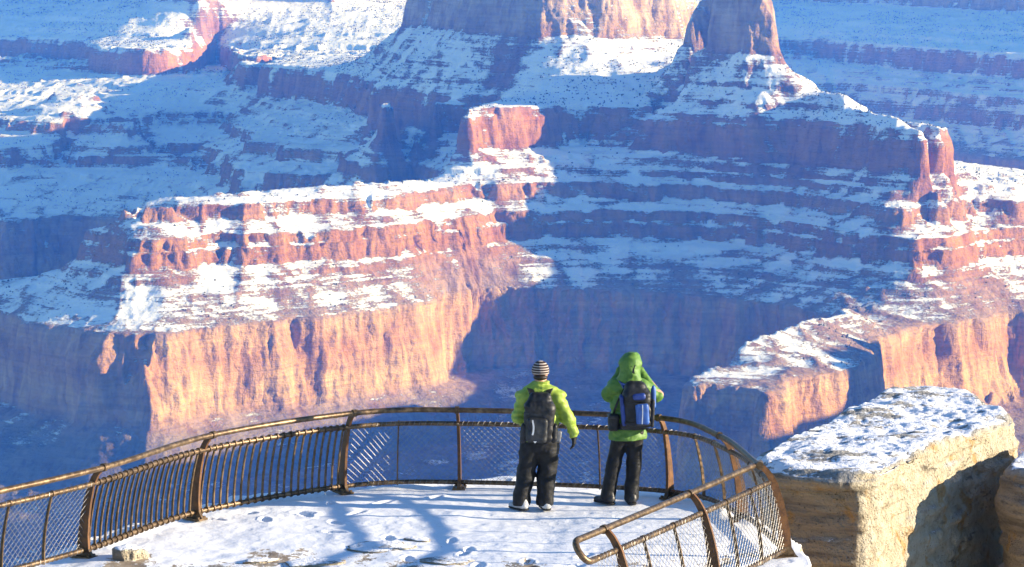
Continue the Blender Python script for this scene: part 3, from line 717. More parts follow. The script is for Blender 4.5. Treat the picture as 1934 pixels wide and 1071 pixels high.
def bar_profile(w0, w1, thick, z0, z1, seg):
    """flat curved plate in local XZ (X inward), thickness along Y"""
    V = []; F = []
    for i in range(seg + 1):
        z = z0 + (z1 - z0) * i / seg; w = w0 + (w1 - w0) * (i / seg) ** .8; x = lean(z)
        dz = .02; tx = (lean(z + dz) - lean(z - dz)) / (2 * dz); L = math.hypot(tx, 1); nx, nz = 1 / L, -tx / L
        for sx in (-.5, .5):
            for sy in (-.5, .5):
                V.append((x + nx * w * sx - (w0 * .5 - .5 * w) * .4, sy * thick, z + nz * w * sx))
    for i in range(seg):
        a = i * 4; b = a + 4
        F += [(a, b, b + 1, a + 1), (a + 2, a + 3, b + 3, b + 2), (a, a + 2, b + 2, b), (a + 1, b + 1, b + 3, a + 3)]
    F += [(0, 1, 3, 2), (seg * 4, seg * 4 + 2, seg * 4 + 3, seg * 4 + 1)]
    return V, F
def collar(x, z, r, h, sides=10):
    """a ring round a rail (axis along local Y)"""
    V = []; F = []
    for y in (-h / 2, h / 2):
        for k in range(sides):
            a = 2 * math.pi * k / sides; V.append((x + r * math.cos(a), y, z + r * math.sin(a)))
    for k in range(sides): F.append((k, (k + 1) % sides, sides + (k + 1) % sides, sides + k))
    F.append(tuple(range(sides))[::-1]); F.append(tuple(range(sides, 2 * sides)))
    return V, F
def box_vf(c, s):
    x, y, z = c; a, b, d = s[0] / 2, s[1] / 2, s[2] / 2
    V = [(x + i * a, y + j * b, z + k * d) for i in (-1, 1) for j in (-1, 1) for k in (-1, 1)]
    return V, [(0, 1, 3, 2), (4, 6, 7, 5), (0, 4, 5, 1), (2, 3, 7, 6), (0, 2, 6, 4), (1, 5, 7, 3)]
def join(*parts):
    V = []; F = []
    for v, f in parts:
        o = len(V); V += [tuple(p) for p in v]; F += [tuple(i + o for i in q) for q in f]
    return V, F
post_me = mesh_py('post', *bar_profile(.175, .060, .034, .0, 1.035, 16))
ring_me = mesh_py('post_ring', *collar(lean(Z_HAND), Z_HAND, .047, .05, 14))
foot_me = mesh_py('post_foot', *join(box_vf((0, 0, .012), (.27, .16, .024)), ([(-.13, -.02, .024), (-.13, .02, .024), (.13, .02, .024), (.13, -.02, .024), (.07, .02, .12), (.07, -.02, .12), (-.075, .02, .12), (-.075, -.02, .12)], [(0, 3, 5, 7), (1, 6, 4, 2), (0, 7, 6, 1), (3, 2, 4, 5), (7, 5, 4, 6)]),
                                     *[box_vf((sx * .10, sy * .055, .034), (.026, .026, .02)) for sx in (-1, 1) for sy in (-1, 1)]))
bar_me = mesh_py('upright', *join(bar_profile(.042, .030, .016, .05, .835, 10), collar(lean(Z_MID), Z_MID, .040, .022, 8)))
pick_me = mesh_py('picket', *join(bar_profile(.026, .022, .020, .075, .845, 7)))
loop_me = [mesh_py('picket_loop', *collar(lean(z), z, .043, .022, 8)) for z in (Z_MID, Z_BOT)]
def place(name, me, mat, path, u, parent):
    o = put(name, me, mat, parent); p, t = path.at(u)
    o.location = (p.x, p.y, 0); o.rotation_euler = (0, 0, path.ang(u)); return o
def child(name, me, mat, parent):
    return put(name, me, mat, parent)
def add_post(path, u):
    o = place('post', post_me, M_POST, path, u, FENCE); child('ring', ring_me, M_PICK, o); child('foot', foot_me, M_PICK, o)
for u in range(8): add_post(MAINP, u)
for u in (1, 2): add_post(NEARP, u)
def rail(name, path, z, r, u0, u1, extra=None, mat=M_RAIL, sides=12):
    n = int((u1 - u0) * 20); pts = [path.pt(u0 + (u1 - u0) * i / n, z) for i in range(n + 1)]
    if extra: pts = pts + extra
    V, F = tube(pts, r, sides); return put(name, mesh_py(name, V, F, True), mat, FENCE)
rail('handrail', MAINP, Z_HAND, .034, 0, 7)
e = NEARP.pt(2.45, Z_HAND); p_, t_ = NEARP.at(2.45)
m2 = NEARP.pt(2.45, Z_MID)
bend = [e + t_ * .10 * math.sin(a) + (m2 - e) * .5 * (1 - math.cos(a)) for a in [math.pi * k / 8 for k in range(1, 9)]]
rail('handrail', NEARP, Z_HAND, .034, 0, 2.45, bend + [NEARP.pt(2.35, Z_MID)])
rail('upper_rail', MAINP, Z_MID, .030, 0, 7); rail('upper_rail', NEARP, Z_MID, .030, 0, 2.36)
rail('lower_rail', MAINP, Z_BOT, .029, 0, 7); rail('lower_rail', NEARP, Z_BOT, .029, 0, 2.36)
# uprights that carry the mesh
for path, us in ((MAINP, (.34, .67, 4.5 - 1.0, 4.34, 4.64, 5.32, 5.66, 6.45, 6.75)), (NEARP, (.34, .68, 1.34, 1.68))):
    for u in us: place('upright', bar_me, M_PICK, path, u, FENCE)
# pickets in the two barred bays
for bay, cnt in ((1, 20), (2, 21)):
    for k in range(cnt):
        o = place('picket', pick_me, M_PICK, MAINP, bay + (k + .9) / (cnt + .8), FENCE); [child('loop', lm, M_PICK, o) for lm in loop_me]
# wire mesh
def mesh_panel(path, u0, u1):
    L = 0; n = 40; q = [path.pt(u0 + (u1 - u0) * i / n, .45) for i in range(n + 1)]
    L = sum((q[i + 1] - q[i]).length for i in range(n)); H = Z_MID - Z_BOT; c = .082; V = []; F = []
    for sg in (1, -1):
        k0, k1 = (-int(H / c) - 1, int(L / c) + 1)
        for k in range(k0, k1 + 1):
            pts = []
            for i in range(11):
                z = H * i / 10; x = k * c + (z if sg > 0 else H - z)
                if 0 <= x <= L:
                    p, t = path.at(u0 + (u1 - u0) * x / L); out = Vector((-t.y, t.x, 0))
                    pts.append(path.pt(u0 + (u1 - u0) * x / L, Z_BOT + z) + out * (.012 + sg * .002))
            if len(pts) > 1: tube(pts, .0025, 3, False, V, F)
    # wire lashing round the rails
    for z, r in ((Z_MID, .034), (Z_BOT, .033)):
        m = int(L / .012); pts = []
        for i in range(m + 1):
            u = u0 + (u1 - u0) * i / m; p, t = path.at(u); inn = Vector((t.y, -t.x, 0)); a = 2 * math.pi * i * .012 / .075
            pts.append(path.pt(u, z) + inn * (r * math.cos(a)) + Vector((0, 0, r * math.sin(a))))
        tube(pts, .0030, 3, False, V, F)
    o = put('wire_mesh', mesh_py('wire_mesh', V, F), M_WIRE, FENCE); o['kind'] = 'stuff'
for path, a, b in ((MAINP, 0, 1), (MAINP, 3, 4), (MAINP, 4, 5), (MAINP, 5, 6), (MAINP, 6, 7), (NEARP, 0, 1), (NEARP, 1, 2), (NEARP, 2, 2.4)): mesh_panel(path, a, b)
# ------------------------------------------------------------------ people (signed distance shapes -> one continuous skin)
def surface_nets(f, lo, hi, h):
    lo = np.array(lo, float); hi = np.array(hi, float)
    n = np.ceil((hi - lo) / h).astype(int) + 1
    ax = [lo[i] + np.arange(n[i]) * h for i in range(3)]
    X, Y, Z = np.meshgrid(*ax, indexing='ij')
    D = f(X.astype(np.float32), Y.astype(np.float32), Z.astype(np.float32)); S = D < 0
    c = [S[i:n[0] - 1 + i, j:n[1] - 1 + j, k:n[2] - 1 + k] for i in (0, 1) for j in (0, 1) for k in (0, 1)]
    cnt = sum(a.astype(np.int8) for a in c); act = (cnt > 0) & (cnt < 8)
    idx = -np.ones(act.shape, int); I, J, K = np.nonzero(act); idx[I, J, K] = np.arange(len(I))
    P = np.zeros((len(I), 3)); W = np.zeros(len(I))
    corners = [(i, j, k) for i in (0, 1) for j in (0, 1) for k in (0, 1)]
    for a in range(8):
        for b in range(a + 1, 8):
            ca, cb = corners[a], corners[b]
            if sum(abs(p - q) for p, q in zip(ca, cb)) != 1: continue
            da = D[I + ca[0], J + ca[1], K + ca[2]]; db = D[I + cb[0], J + cb[1], K + cb[2]]
            m = (da < 0) != (db < 0); t = np.where(m, da / np.where(m, da - db, 1), 0)
            for q in range(3): P[:, q] += np.where(m, ca[q] + (cb[q] - ca[q]) * t, 0)
            W += m
    P = P / W[:, None]; V = lo + (np.stack([I, J, K], 1) + P) * h
    F = []
    for axis in range(3):
        sl0 = [slice(None)] * 3; sl1 = [slice(None)] * 3; sl0[axis] = slice(0, -1); sl1[axis] = slice(1, None)
        A = S[tuple(sl0)]; B = S[tuple(sl1)]; e = np.argwhere(A != B)
        o = [q for q in range(3) if q != axis]
        e = e[(e[:, o[0]] > 0) & (e[:, o[1]] > 0) & (e[:, o[0]] < n[o[0]] - 1) & (e[:, o[1]] < n[o[1]] - 1)]
        if not len(e): continue
        def g(d0, d1):
            q = e.copy(); q[:, o[0]] -= d0; q[:, o[1]] -= d1; return idx[q[:, 0], q[:, 1], q[:, 2]]
        Q = np.stack([g(1, 1), g(0, 1), g(0, 0), g(1, 0)], 1)
        flip = S[e[:, 0], e[:, 1], e[:, 2]]
        if axis == 1: flip = ~flip
        Q[~flip] = Q[~flip][:, ::-1]; F.append(Q)
    return V, np.vstack(F)
def cone(a, b, ra, rb, sq=(1, 1, 1)):
    a = np.array(a, float); b = np.array(b, float); sq = np.array(sq, float)
    def f(X, Y, Z):
        ax, bx = a / sq, b / sq; e = bx - ax
        wx, wy, wz = X / sq[0] - ax[0], Y / sq[1] - ax[1], Z / sq[2] - ax[2]
        t = np.clip((wx * e[0] + wy * e[1] + wz * e[2]) / max(1e-9, (e * e).sum()), 0, 1)
        return (np.sqrt((wx - e[0] * t) ** 2 + (wy - e[1] * t) ** 2 + (wz - e[2] * t) ** 2) - (ra + (rb - ra) * t)) * float(sq.min())
    return f
def ell(c, r):
    def f(X, Y, Z):
        k = np.sqrt(((X - c[0]) / r[0]) ** 2 + ((Y - c[1]) / r[1]) ** 2 + ((Z - c[2]) / r[2]) ** 2)
        return (k - 1) * min(r)
    return f
def rbox(c, s, r, rot=(0, 0, 0)):
    M = np.array(Matrix.Rotation(rot[2], 3, 'Z') @ Matrix.Rotation(rot[1], 3, 'Y') @ Matrix.Rotation(rot[0], 3, 'X')).T
    def f(X, Y, Z):
        x, y, z = X - c[0], Y - c[1], Z - c[2]
        q = [np.abs(M[i, 0] * x + M[i, 1] * y + M[i, 2] * z) - (s[i] / 2 - r) for i in range(3)]
        return np.sqrt(np.maximum(q[0], 0) ** 2 + np.maximum(q[1], 0) ** 2 + np.maximum(q[2], 0) ** 2) + np.minimum(np.maximum(q[0], np.maximum(q[1], q[2])), 0) - r
    return f
def union(fs, k=.04, wrinkle=0.0, ws=(.07, .07, .05), seed=0, cut=None):
    def f(X, Y, Z):
        d = fs[0](X, Y, Z)
        for g in fs[1:]:
            e = g(X, Y, Z); h = np.clip(.5 + .5 * (e - d) / k, 0, 1); d = e * (1 - h) + d * h - k * h * (1 - h)
        if wrinkle:
            w = noise3(X / ws[0] + .7 * noise3(X / .15, Y / .15, Z / .12, seed + 5), Y / ws[1], Z / ws[2], seed)
            d = d + wrinkle * (w + .5 * np.abs(noise3(X / .05, Y / .05, Z / .035, seed + 8)) - .2)
        if cut is not None: d = np.maximum(d, cut(X, Y, Z))
        return d
    return f
SHEAR = 0.0
def sway(V):
    V = np.array(V, float); t = np.clip(V[:, 2] / 1.0, 0, 1); V[:, 0] += SHEAR * t * t * (3 - 2 * t); return V
def skin(name, f, lo, hi, h, mat, parent):
    V, F = surface_nets(f, lo, hi, h); V = sway(V)
    return put(name, mesh_np(name, V, F), mat, parent)

def cloth(name, c0, c1, rough=.75, scale=20, spec=.2, bump=.25):
    n = NT(name, rough, spec); tc = n.n('TexCoord').outputs['Object']
    a = n.noise(tc, scale, 4, .6); b = n.noise(tc, 160, 2, .5)
    return n.out(n.mix(n.smooth(a, .35, .65), c0, c1), None, n.bump(n.math('ADD', a, n.math('MULTIPLY', b, .25)), bump, .012))
M_LIMEJ = cloth('lime_down_fabric', (.21, .30, .04), (.29, .39, .055), .5, 16, .35)
M_GREENJ = cloth('green_shell_fabric', (.075, .165, .028), (.115, .22, .04), .55, 16, .3)
M_BLACKT = cloth('black_trouser_fabric', (.006, .0065, .007), (.016, .0165, .018), .65, 9, .25, .5)
M_BLACKT2 = cloth('black_shell_trouser_fabric', (.005, .0055, .0065), (.013, .0135, .015), .6, 9, .25, .5)
M_PACK = cloth('black_pack_nylon', (.007, .0075, .009), (.02, .021, .024), .5, 14, .35)
M_PACKG = cloth('grey_pack_nylon', (.012, .0135, .016), (.03, .033, .037), .5, 12, .35)
M_BLUE = cloth('blue_pack_nylon', (.03, .085, .30), (.045, .13, .42), .45, 12, .4)
M_NAVY = cloth('deep_blue_pack_nylon', (.014, .034, .17), (.022, .055, .25), .45, 12, .4)
M_GLOVE = cloth('black_glove_fabric', (.01, .011, .012), (.02, .021, .024), .6, 30)
M_SHOEL = cloth('pale_grey_shoe', (.42, .42, .42), (.58, .58, .57), .6, 20)
M_SHOED = cloth('dark_shoe_leather', (.012, .012, .013), (.03, .03, .032), .45, 20, .4)
M_SOLE = cloth('rubber_sole', (.02, .02, .02), (.05, .05, .05), .8, 20)
M_SKIN = cloth('skin', (.42, .23, .155), (.50, .28, .19), .5, 24, .4, .1)
M_HAIR = cloth('dark_hair', (.015, .010, .007), (.035, .022, .014), .5, 60, .4)
M_PRINT = cloth('white_print', (.55, .55, .55), (.7, .7, .7), .5, 20)
M_METALG = cloth('grey_plastic', (.12, .125, .13), (.22, .22, .23), .4, 20, .5)
def beanie_material():
    n = NT('striped_knit', .85, .1); tc = n.n('TexCoord').outputs['Object']; z = n.n('SeparateXYZ', Vector=tc).outputs[2]
    s = n.math('FRACT', n.math('MULTIPLY', z, 34.0)); st = n.smooth(s, .60, .68)
    kn = n.n('TexWave', Vector=tc, Scale=46.0, Distortion=1.0)
    col = n.mix(st, (.05, .034, .032), (.46, .40, .36))
    return n.out(col, None, n.bump(kn.outputs[1], .4, .006))
M_BEANIE = beanie_material()

def hand_sdf(w, d, out, side, curl=.35, sc=1.0):
    """five-fingered hand: w wrist, d pointing direction of the fingers, out = palm normal, side = thumb side"""
    w, d, out, side = [Vector(v) for v in (w, d, out, side)]
    d.normalize(); side = (side - d * side.dot(d)).normalized(); out = d.cross(side).normalized() * (1 if d.cross(side).dot(out) > 0 else -1)
    fs = [cone(w, w + d * .035 * sc, .030 * sc, .031 * sc)]
    for i, (o, L) in enumerate(((.030, .070), (.010, .078), (-.011, .073), (-.031, .058))):
        b = w + d * .085 * sc + side * o * sc
        fs.append(cone(w + d * .03 * sc + side * o * .6 * sc, b, .021 * sc, .0165 * sc))
        m = b + (d * math.cos(curl) + out * math.sin(curl)) * L * .5 * sc
        t = m + (d * math.cos(curl * 2.2) + out * math.sin(curl * 2.2)) * L * .5 * sc
        fs += [cone(b, m, .0125 * sc, .0115 * sc), cone(m, t, .0115 * sc, .0095 * sc)]
    tb = w + d * .030 * sc + side * .030 * sc
    tm = tb + (d * .6 + side * .65 + out * .3).normalized() * .040 * sc
    fs += [cone(tb, tm, .017 * sc, .014 * sc), cone(tm, tm + (d * .85 + side * .2 + out * .4).normalized() * .035 * sc, .013 * sc, .010 * sc)]
    return fs
def shoe(parent, p, rz, mat, name='shoe'):
    c, s = math.cos(rz), math.sin(rz)
    def at(l, w, z): return (p[0] - s * l + c * w, p[1] + c * l + s * w, z)
    f = union([cone(at(-.06, 0, .065), at(.06, 0, .058), .052, .047, (1, 1, 1)), cone(at(.06, 0, .05), at(.17, 0.0, .04), .047, .036), cone(at(-.05, 0, .06), at(-.045, 0, .13), .052, .050)], .03, cut=lambda X, Y, Z: .018 - Z)
    o = skin(name, f, (p[0] - .3, p[1] - .3, 0), (p[0] + .3, p[1] + .3, .22), .010, mat, parent)
    g = union([cone(at(-.065, 0, .02), at(.16, 0, .02), .056, .044)], .01, cut=lambda X, Y, Z: np.maximum(-Z, Z - .024))
    skin('sole', g, (p[0] - .3, p[1] - .3, -.02), (p[0] + .3, p[1] + .3, .06), .010, M_SOLE, o)
    return o
def face(h, yaw, sc=1.0):
    """head with brow, nose, lips, chin and ears, looking along +Y turned by yaw (to the right when negative)"""
    c, s = math.cos(yaw), math.sin(yaw); h = Vector(h)
    def L(x, y, z): return tuple(h + Vector((c * x - s * y, s * x + c * y, z)) * sc)
    return [cone(L(0, -.012, .035), L(0, .005, .03), .086 * sc, .082 * sc), cone(L(0, .03, -.02), L(0, .045, -.075), .066 * sc, .042 * sc), cone(L(0, .083, .012), L(0, .108, -.022), .011 * sc, .015 * sc),
            cone(L(-.03, .088, .022), L(.03, .088, .022), .012 * sc, .012 * sc), cone(L(-.018, .088, -.052), L(.018, .088, -.052), .011 * sc, .011 * sc), ell(L(.082, -.004, -.005), (.014, .024, .032)), ell(L(-.082, -.004, -.005), (.014, .024, .032)),
            cone(L(0, -.02, -.05), L(0, -.025, -.16), .054 * sc, .058 * sc)]

# ---- person in the lime jacket
SHEAR = .08; fp = at_z(1008, 962, 0)
P1 = empty('person', (fp.x, fp.y, .0)); tag(P1, 'person in lime green padded jacket, striped beanie and black trousers, arm hanging', 'person')
hips, chest = (0, .0, .92), (0, .01, 1.30)
body1 = union(face((0, .03, 1.65), -.7) + [cone((0, 0, .95), (0, .01, 1.28), .13, .145, (1.1, .8, 1)), cone((-.17, .0, 1.39), (.17, .0, 1.39), .06, .06), cone((0, 0, 1.42), (0, .01, 1.55), .06, .055),
              cone((.19, 0, 1.39), (.315, -.02, 1.13), .05, .042), cone((.315, -.02, 1.13), (.385, .03, .92), .042, .03), cone((-.19, 0, 1.39), (-.26, -.01, 1.13), .05, .042), cone((-.26, -.01, 1.13), (-.10, .19, 1.06), .042, .03), cone((-.10, .19, 1.06), (-.02, .24, 1.06), .034, .026),
              cone((-.09, 0, .93), (-.12, .02, .5), .095, .06), cone((-.12, .02, .5), (-.15, -.02, .08), .06, .045), cone((.09, 0, .93), (.12, .03, .5), .095, .06), cone((.12, .03, .5), (.14, 0, .08), .06, .045), cone((-.15, -.02, .07), (-.18, .10, .05), .042, .034), cone((.14, 0, .07), (.16, .12, .05), .042, .034)], .03)
skin('body', body1, (-.5, -.3, 0), (.6, .45, 1.85), .0125, M_SKIN, P1)
jk = union([cone((0, .0, .86), (0, .01, 1.10), .195, .19, (1.12, .84, 1)), cone((0, .01, 1.10), (0, .01, 1.33), .19, .185, (1.12, .80, 1)), cone((-.19, .0, 1.375), (.19, .0, 1.375), .088, .088), cone((0, 0, 1.42), (0, .012, 1.54), .128, .098), cone((-.06, 0, 1.46), (-.20, 0, 1.385), .10, .09), cone((.06, 0, 1.46), (.20, 0, 1.385), .10, .09),
            cone((.205, 0, 1.375), (.325, -.02, 1.13), .086, .074), cone((.325, -.02, 1.13), (.405, .03, .93), .074, .058), cone((-.205, 0, 1.375), (-.265, -.01, 1.13), .086, .074), cone((-.265, -.01, 1.13), (-.12, .19, 1.06), .074, .058)],
           .045, .016, (.13, .13, .035), 601, cut=lambda X, Y, Z: np.maximum(.845 - Z, Z - 1.575))
skin('jacket', jk, (-.5, -.35, .8), (.6, .4, 1.62), .0105, M_LIMEJ, P1)
tr = union([cone((0, 0, .95), (0, 0, .84), .185, .185, (1.12, .85, 1)), cone((-.10, 0, .86), (-.125, .02, .50), .138, .112), cone((-.125, .02, .50), (-.155, -.02, .10), .112, .105), cone((.10, 0, .86), (.12, .03, .50), .138, .112), cone((.12, .03, .50), (.14, 0, .09), .112, .108)],
           .03, .013, (.11, .11, .10), 611, cut=lambda X, Y, Z: np.maximum(.055 - Z, Z - .97))
skin('trousers', tr, (-.4, -.3, 0), (.4, .3, 1.0), .0105, M_BLACKT, P1)
bn = union([ell((0, .02, 1.715), (.098, .112, .105)), cone((0, .02, 1.66), (0, .02, 1.69), .10, .10)], .03, cut=lambda X, Y, Z: 1.655 - Z - .1 * Y)
skin('beanie', bn, (-.2, -.2, 1.55), (.2, .2, 1.9), .008, M_BEANIE, P1)
hr = union([ell((0, -.02, 1.625), (.088, .075, .04))], .02)
skin('hair', hr, (-.15, -.15, 1.55), (.15, .12, 1.72), .009, M_HAIR, P1)
gl = union(hand_sdf((.408, .032, .905), (.10, .04, -1), (-.9, .3, 0), (.2, .95, 0), .35, 1.12) + [cone((.40, .028, .945), (.408, .032, .90), .058, .040)], .010)
skin('glove', gl, (.25, -.15, .65), (.6, .2, 1.02), .0065, M_GLOVE, P1)
gl = union(hand_sdf((-.10, .215, 1.06), (1, .35, 0), (0, -.5, -.9), (0, .3, 1), .6, 1.08) + [cone((-.13, .19, 1.06), (-.10, .215, 1.06), .052, .038)], .010)
skin('glove', gl, (-.25, .05, .9), (.15, .4, 1.2), .008, M_GLOVE, P1)
shoe(P1, (-.155, -.02), .75, M_SHOEL); shoe(P1, (.14, .0), .25, M_SHOEL)

def strap(name, pts, w, t, mat, parent, nrm):
    """flat webbing swept along pts; nrm = outward direction"""
    V = []; F = []; nrm = Vector(nrm)
    for i, p in enumerate(pts):
        p = Vector(p); d = (Vector(pts[min(i + 1, len(pts) - 1)]) - Vector(pts[max(i - 1, 0)])).normalized()
        s = d.cross(nrm)
        if s.length < .1: s = d.cross(Vector((1, 0, 0)))
        s.normalize(); u = s.cross(d).normalized()
        for a, b in ((-1, -1), (1, -1), (1, 1), (-1, 1)): V.append(p + s * (a * w / 2) + u * (b * t / 2))
    for i in range(len(pts) - 1):
        for k in range(4): F.append((i * 4 + k, i * 4 + (k + 1) % 4, i * 4 + 4 + (k + 1) % 4, i * 4 + 4 + k))
    F += [(3, 2, 1, 0), tuple(len(V) - 4 + k for k in range(4))]
    return put(name, mesh_py(name, sway(V), F, False), mat, parent)
def arc(p0, p1, p2, n=9):
    p0, p1, p2 = Vector(p0), Vector(p1), Vector(p2)
    return [p0 * (1 - t) ** 2 + p1 * 2 * t * (1 - t) + p2 * t * t for t in [k / (n - 1) for k in range(n)]]

B1 = empty('backpack', (fp.x, fp.y, 0)); tag(B1, 'all black rucksack worn over the lime green jacket', 'backpack', 'rucksacks on the two walkers')
mp = union([rbox((-.02, -.255, 1.12), (.37, .19, .50), .08, (.06, .05, 0)), rbox((-.01, -.225, 1.38), (.28, .16, .18), .07, (.15, 0, 0))], .07, .012, (.10, .10, .06), 621)
skin('main_compartment', mp, (-.32, -.48, .75), (.3, -.05, 1.6), .0105, M_PACK, B1)
fpk = union([rbox((-.045, -.345, 1.03), (.25, .09, .30), .04, (.06, .05, 0)), rbox((-.045, -.35, .96), (.21, .09, .13), .04, (.06, .05, 0))], .03, .006, (.08, .08, .05), 622)
skin('front_pocket', fpk, (-.25, -.45, .8), (.2, -.2, 1.25), .0105, M_PACKG, B1)
for sx in (-1, 1):
    sp = union([rbox((-.02 + sx * .185, -.25, .98), (.07, .13, .24), .033, (.05, .05, 0))], .02, .005, (.06, .06, .04), 623)
    skin('side_pocket', sp, (-.3, -.4, .8), (.3, -.1, 1.2), .0105, M_PACK, B1)
    strap('shoulder_strap', arc((-.01 + sx * .085, -.20, 1.42), (sx * .135, -.05, 1.56), (sx * .16, .12, 1.43)) + arc((sx * .15, .13, 1.40), (sx * .18, .24, 1.2), (sx * .20, .10, 1.02))[1:], .065, .018, M_PACK, B1, (0, 0, 1) if sx else None)
    strap('hip_strap', arc((-.03 + sx * .15, -.17, .90), (sx * .26, -.06, .91), (sx * .235, .10, .93)), .05, .012, M_PACK, B1, (sx, 0, 0))
strap('compression_strap', arc((-.20, -.33, 1.24), (-.03, -.39, 1.20), (.15, -.33, 1.24)), .022, .006, M_PACKG, B1, (0, -1, 0))
strap('compression_strap', arc((-.10, -.39, 1.16), (-.07, -.41, 1.06), (-.10, -.405, .98)), .02, .005, M_PRINT, B1, (0, -1, 0))
strap('haul_loop', arc((-.07, -.25, 1.375), (-.03, -.30, 1.43), (.01, -.25, 1.375)), .02, .006, M_PACKG, B1, (0, -1, 0))
put('logo_tag', mesh_py('logo_tag', sway([(-.085, -.402, .905), (-.045, -.402, .905), (-.065, -.404, .88)]), [(0, 1, 2)]), M_PRINT, B1)
CM1 = empty('camera_strap_clip', (fp.x, fp.y, 0)); tag(CM1, 'small grey gadget clipped at the hip beside the black rucksack', 'gadget')
skin('case', union([rbox((.215, -.20, .93), (.075, .06, .13), .02, (0, .1, 0))], .01, .003, (.05, .05, .05), 640), (.1, -.3, .8), (.35, -.1, 1.05), .008, M_METALG, CM1)
strap('webbing', [(.215, -.232, .86), (.222, -.235, .80), (.218, -.23, .72)], .03, .006, M_PACKG, CM1, (0, -1, 0))

# ---- person in the hooded green jacket, hands up at the face
SHEAR = .075; gp = at_z(1169, 951, 0)
P2 = empty('person', (gp.x, gp.y, .0)); tag(P2, 'person in hooded green jacket raising both hands to the face, black trousers', 'person')
LS, LE, LH = (-.20, .01, 1.47), (-.215 + -.0, .07, 1.36), (-.06, .22, 1.62)
LE = (-.20, .10, 1.36)
body2 = union(face((.06, .06, 1.74), .05) + [cone((.03, 0, .98), (.03, .01, 1.36), .13, .145, (1.1, .8, 1)), cone((-.13, 0, 1.47), (.21, 0, 1.46), .06, .06), cone((.04, 0, 1.50), (.055, .03, 1.63), .06, .055),
              cone((-.14, 0, 1.47), (-.19, .10, 1.34), .05, .042), cone((-.19, .10, 1.34), (-.03, .22, 1.64), .042, .03), cone((.22, 0, 1.46), (.42, .06, 1.34), .05, .042), cone((.42, .06, 1.34), (.17, .24, 1.64), .042, .03), cone((-.03, .22, 1.64), (.02, .25, 1.70), .03, .025), cone((.17, .24, 1.64), (.13, .26, 1.70), .03, .025),
              cone((-.06, 0, .98), (-.09, .02, .52), .095, .06), cone((-.09, .02, .52), (-.14, -.01, .08), .06, .045), cone((.12, 0, .98), (.145, .02, .52), .095, .06), cone((.145, .02, .52), (.145, 0, .08), .06, .045), cone((-.14, 0, .07), (-.2, .11, .05), .042, .034), cone((.145, 0, .07), (.16, .13, .05), .042, .034)], .03)
skin('body', body2, (-.45, -.3, 0), (.6, .5, 1.95), .0125, M_SKIN, P2)
jk2 = union([cone((.03, .0, .82), (.03, .01, 1.15), .200, .175, (1.12, .84, 1)), cone((.03, .01, 1.15), (.035, .01, 1.40), .175, .178, (1.12, .80, 1)), cone((-.13, .0, 1.445), (.21, .0, 1.445), .082, .082), cone((.045, 0, 1.48), (.055, .02, 1.60), .13, .11),
             cone((-.13, .0, 1.445), (-.215, .08, 1.345), .085, .074), cone((-.215, .08, 1.345), (-.055, .21, 1.60), .074, .058), cone((.21, 0, 1.445), (.375, .06, 1.325), .085, .074), cone((.375, .06, 1.325), (.18, .23, 1.60), .074, .058)],
            .045, .015, (.10, .10, .05), 651, cut=lambda X, Y, Z: .80 + .03 * X - Z)
skin('jacket', jk2, (-.45, -.35, .72), (.65, .45, 1.72), .0105, M_GREENJ, P2)
hd = union([ell((.06, .03, 1.735), (.138, .145, .135)), cone((.055, -.01, 1.66), (.045, -.01, 1.53), .135, .155, (1, .9, 1)), cone((.075, .05, 1.80), (.085, .10, 1.795), .085, .075)], .05, .016, (.08, .08, .07), 655,
           cut=lambda X, Y, Z: np.maximum(np.maximum(Y - .13, Z - 1.868), -(ell((.06, .12, 1.73), (.085, .12, .105))(X, Y, Z))))
skin('hood', hd, (-.25, -.25, 1.35), (.35, .3, 1.95), .009, M_GREENJ, P2)
strap('hood_toggle', arc((.055, -.128, 1.72), (.10, -.135, 1.68), (.075, -.145, 1.64)), .014, .008, M_PACK, P2, (0, -1, 0))
strap('hood_toggle', arc((.11, -.118, 1.73), (.08, -.135, 1.68), (.10, -.142, 1.63)), .014, .008, M_PACK, P2, (0, -1, 0))
tr2 = union([cone((.03, 0, .97), (.03, 0, .88), .158, .158, (1.1, .85, 1)), cone((-.06, 0, .90), (-.10, .02, .52), .112, .088), cone((-.10, .02, .52), (-.145, -.01, .10), .088, .092), cone((.12, 0, .90), (.145, .02, .52), .112, .088), cone((.145, .02, .52), (.15, 0, .09), .088, .094)],
            .03, .012, (.11, .11, .11), 661, cut=lambda X, Y, Z: np.maximum(.045 - Z, Z - 1.0))
skin('trousers', tr2, (-.4, -.3, 0), (.4, .3, 1.05), .0105, M_BLACKT2, P2)
for w, d, sd in (((-.05, .212, 1.62), (.35, .15, 1), (1, 0, .2)), ((.185, .232, 1.62), (-.35, .12, 1), (-1, 0, .2))):
    g = union(hand_sdf(w, d, (0, .6, .2), sd, .5, 1.08) + [cone(Vector(w) - Vector(d).normalized() * .045, w, .052, .038)], .010)
    skin('glove', g, (w[0] - .2, w[1] - .15, w[2] - .15), (w[0] + .2, w[1] + .2, w[2] + .25), .008, M_GLOVE, P2)
shoe(P2, (-.145, -.01), .85, M_SHOED); shoe(P2, (.15, .0), .2, M_SHOED)

CAM2 = empty('camera', (gp.x, gp.y, 0)); tag(CAM2, 'small black camera held to the face of the hooded person', 'camera')
skin('camera_body', union([rbox((.065, .275, 1.735), (.135, .06, .09), .015)], .01), (-.05, .2, 1.65), (.2, .35, 1.83), .006, M_PACK, CAM2)
V_, F_ = tube([(.065, .30, 1.73), (.065, .345, 1.73), (.065, .39, 1.73)], [.036, .036, .034], 16); put('lens', mesh_py('lens', V_, F_, True), M_PACK, CAM2)

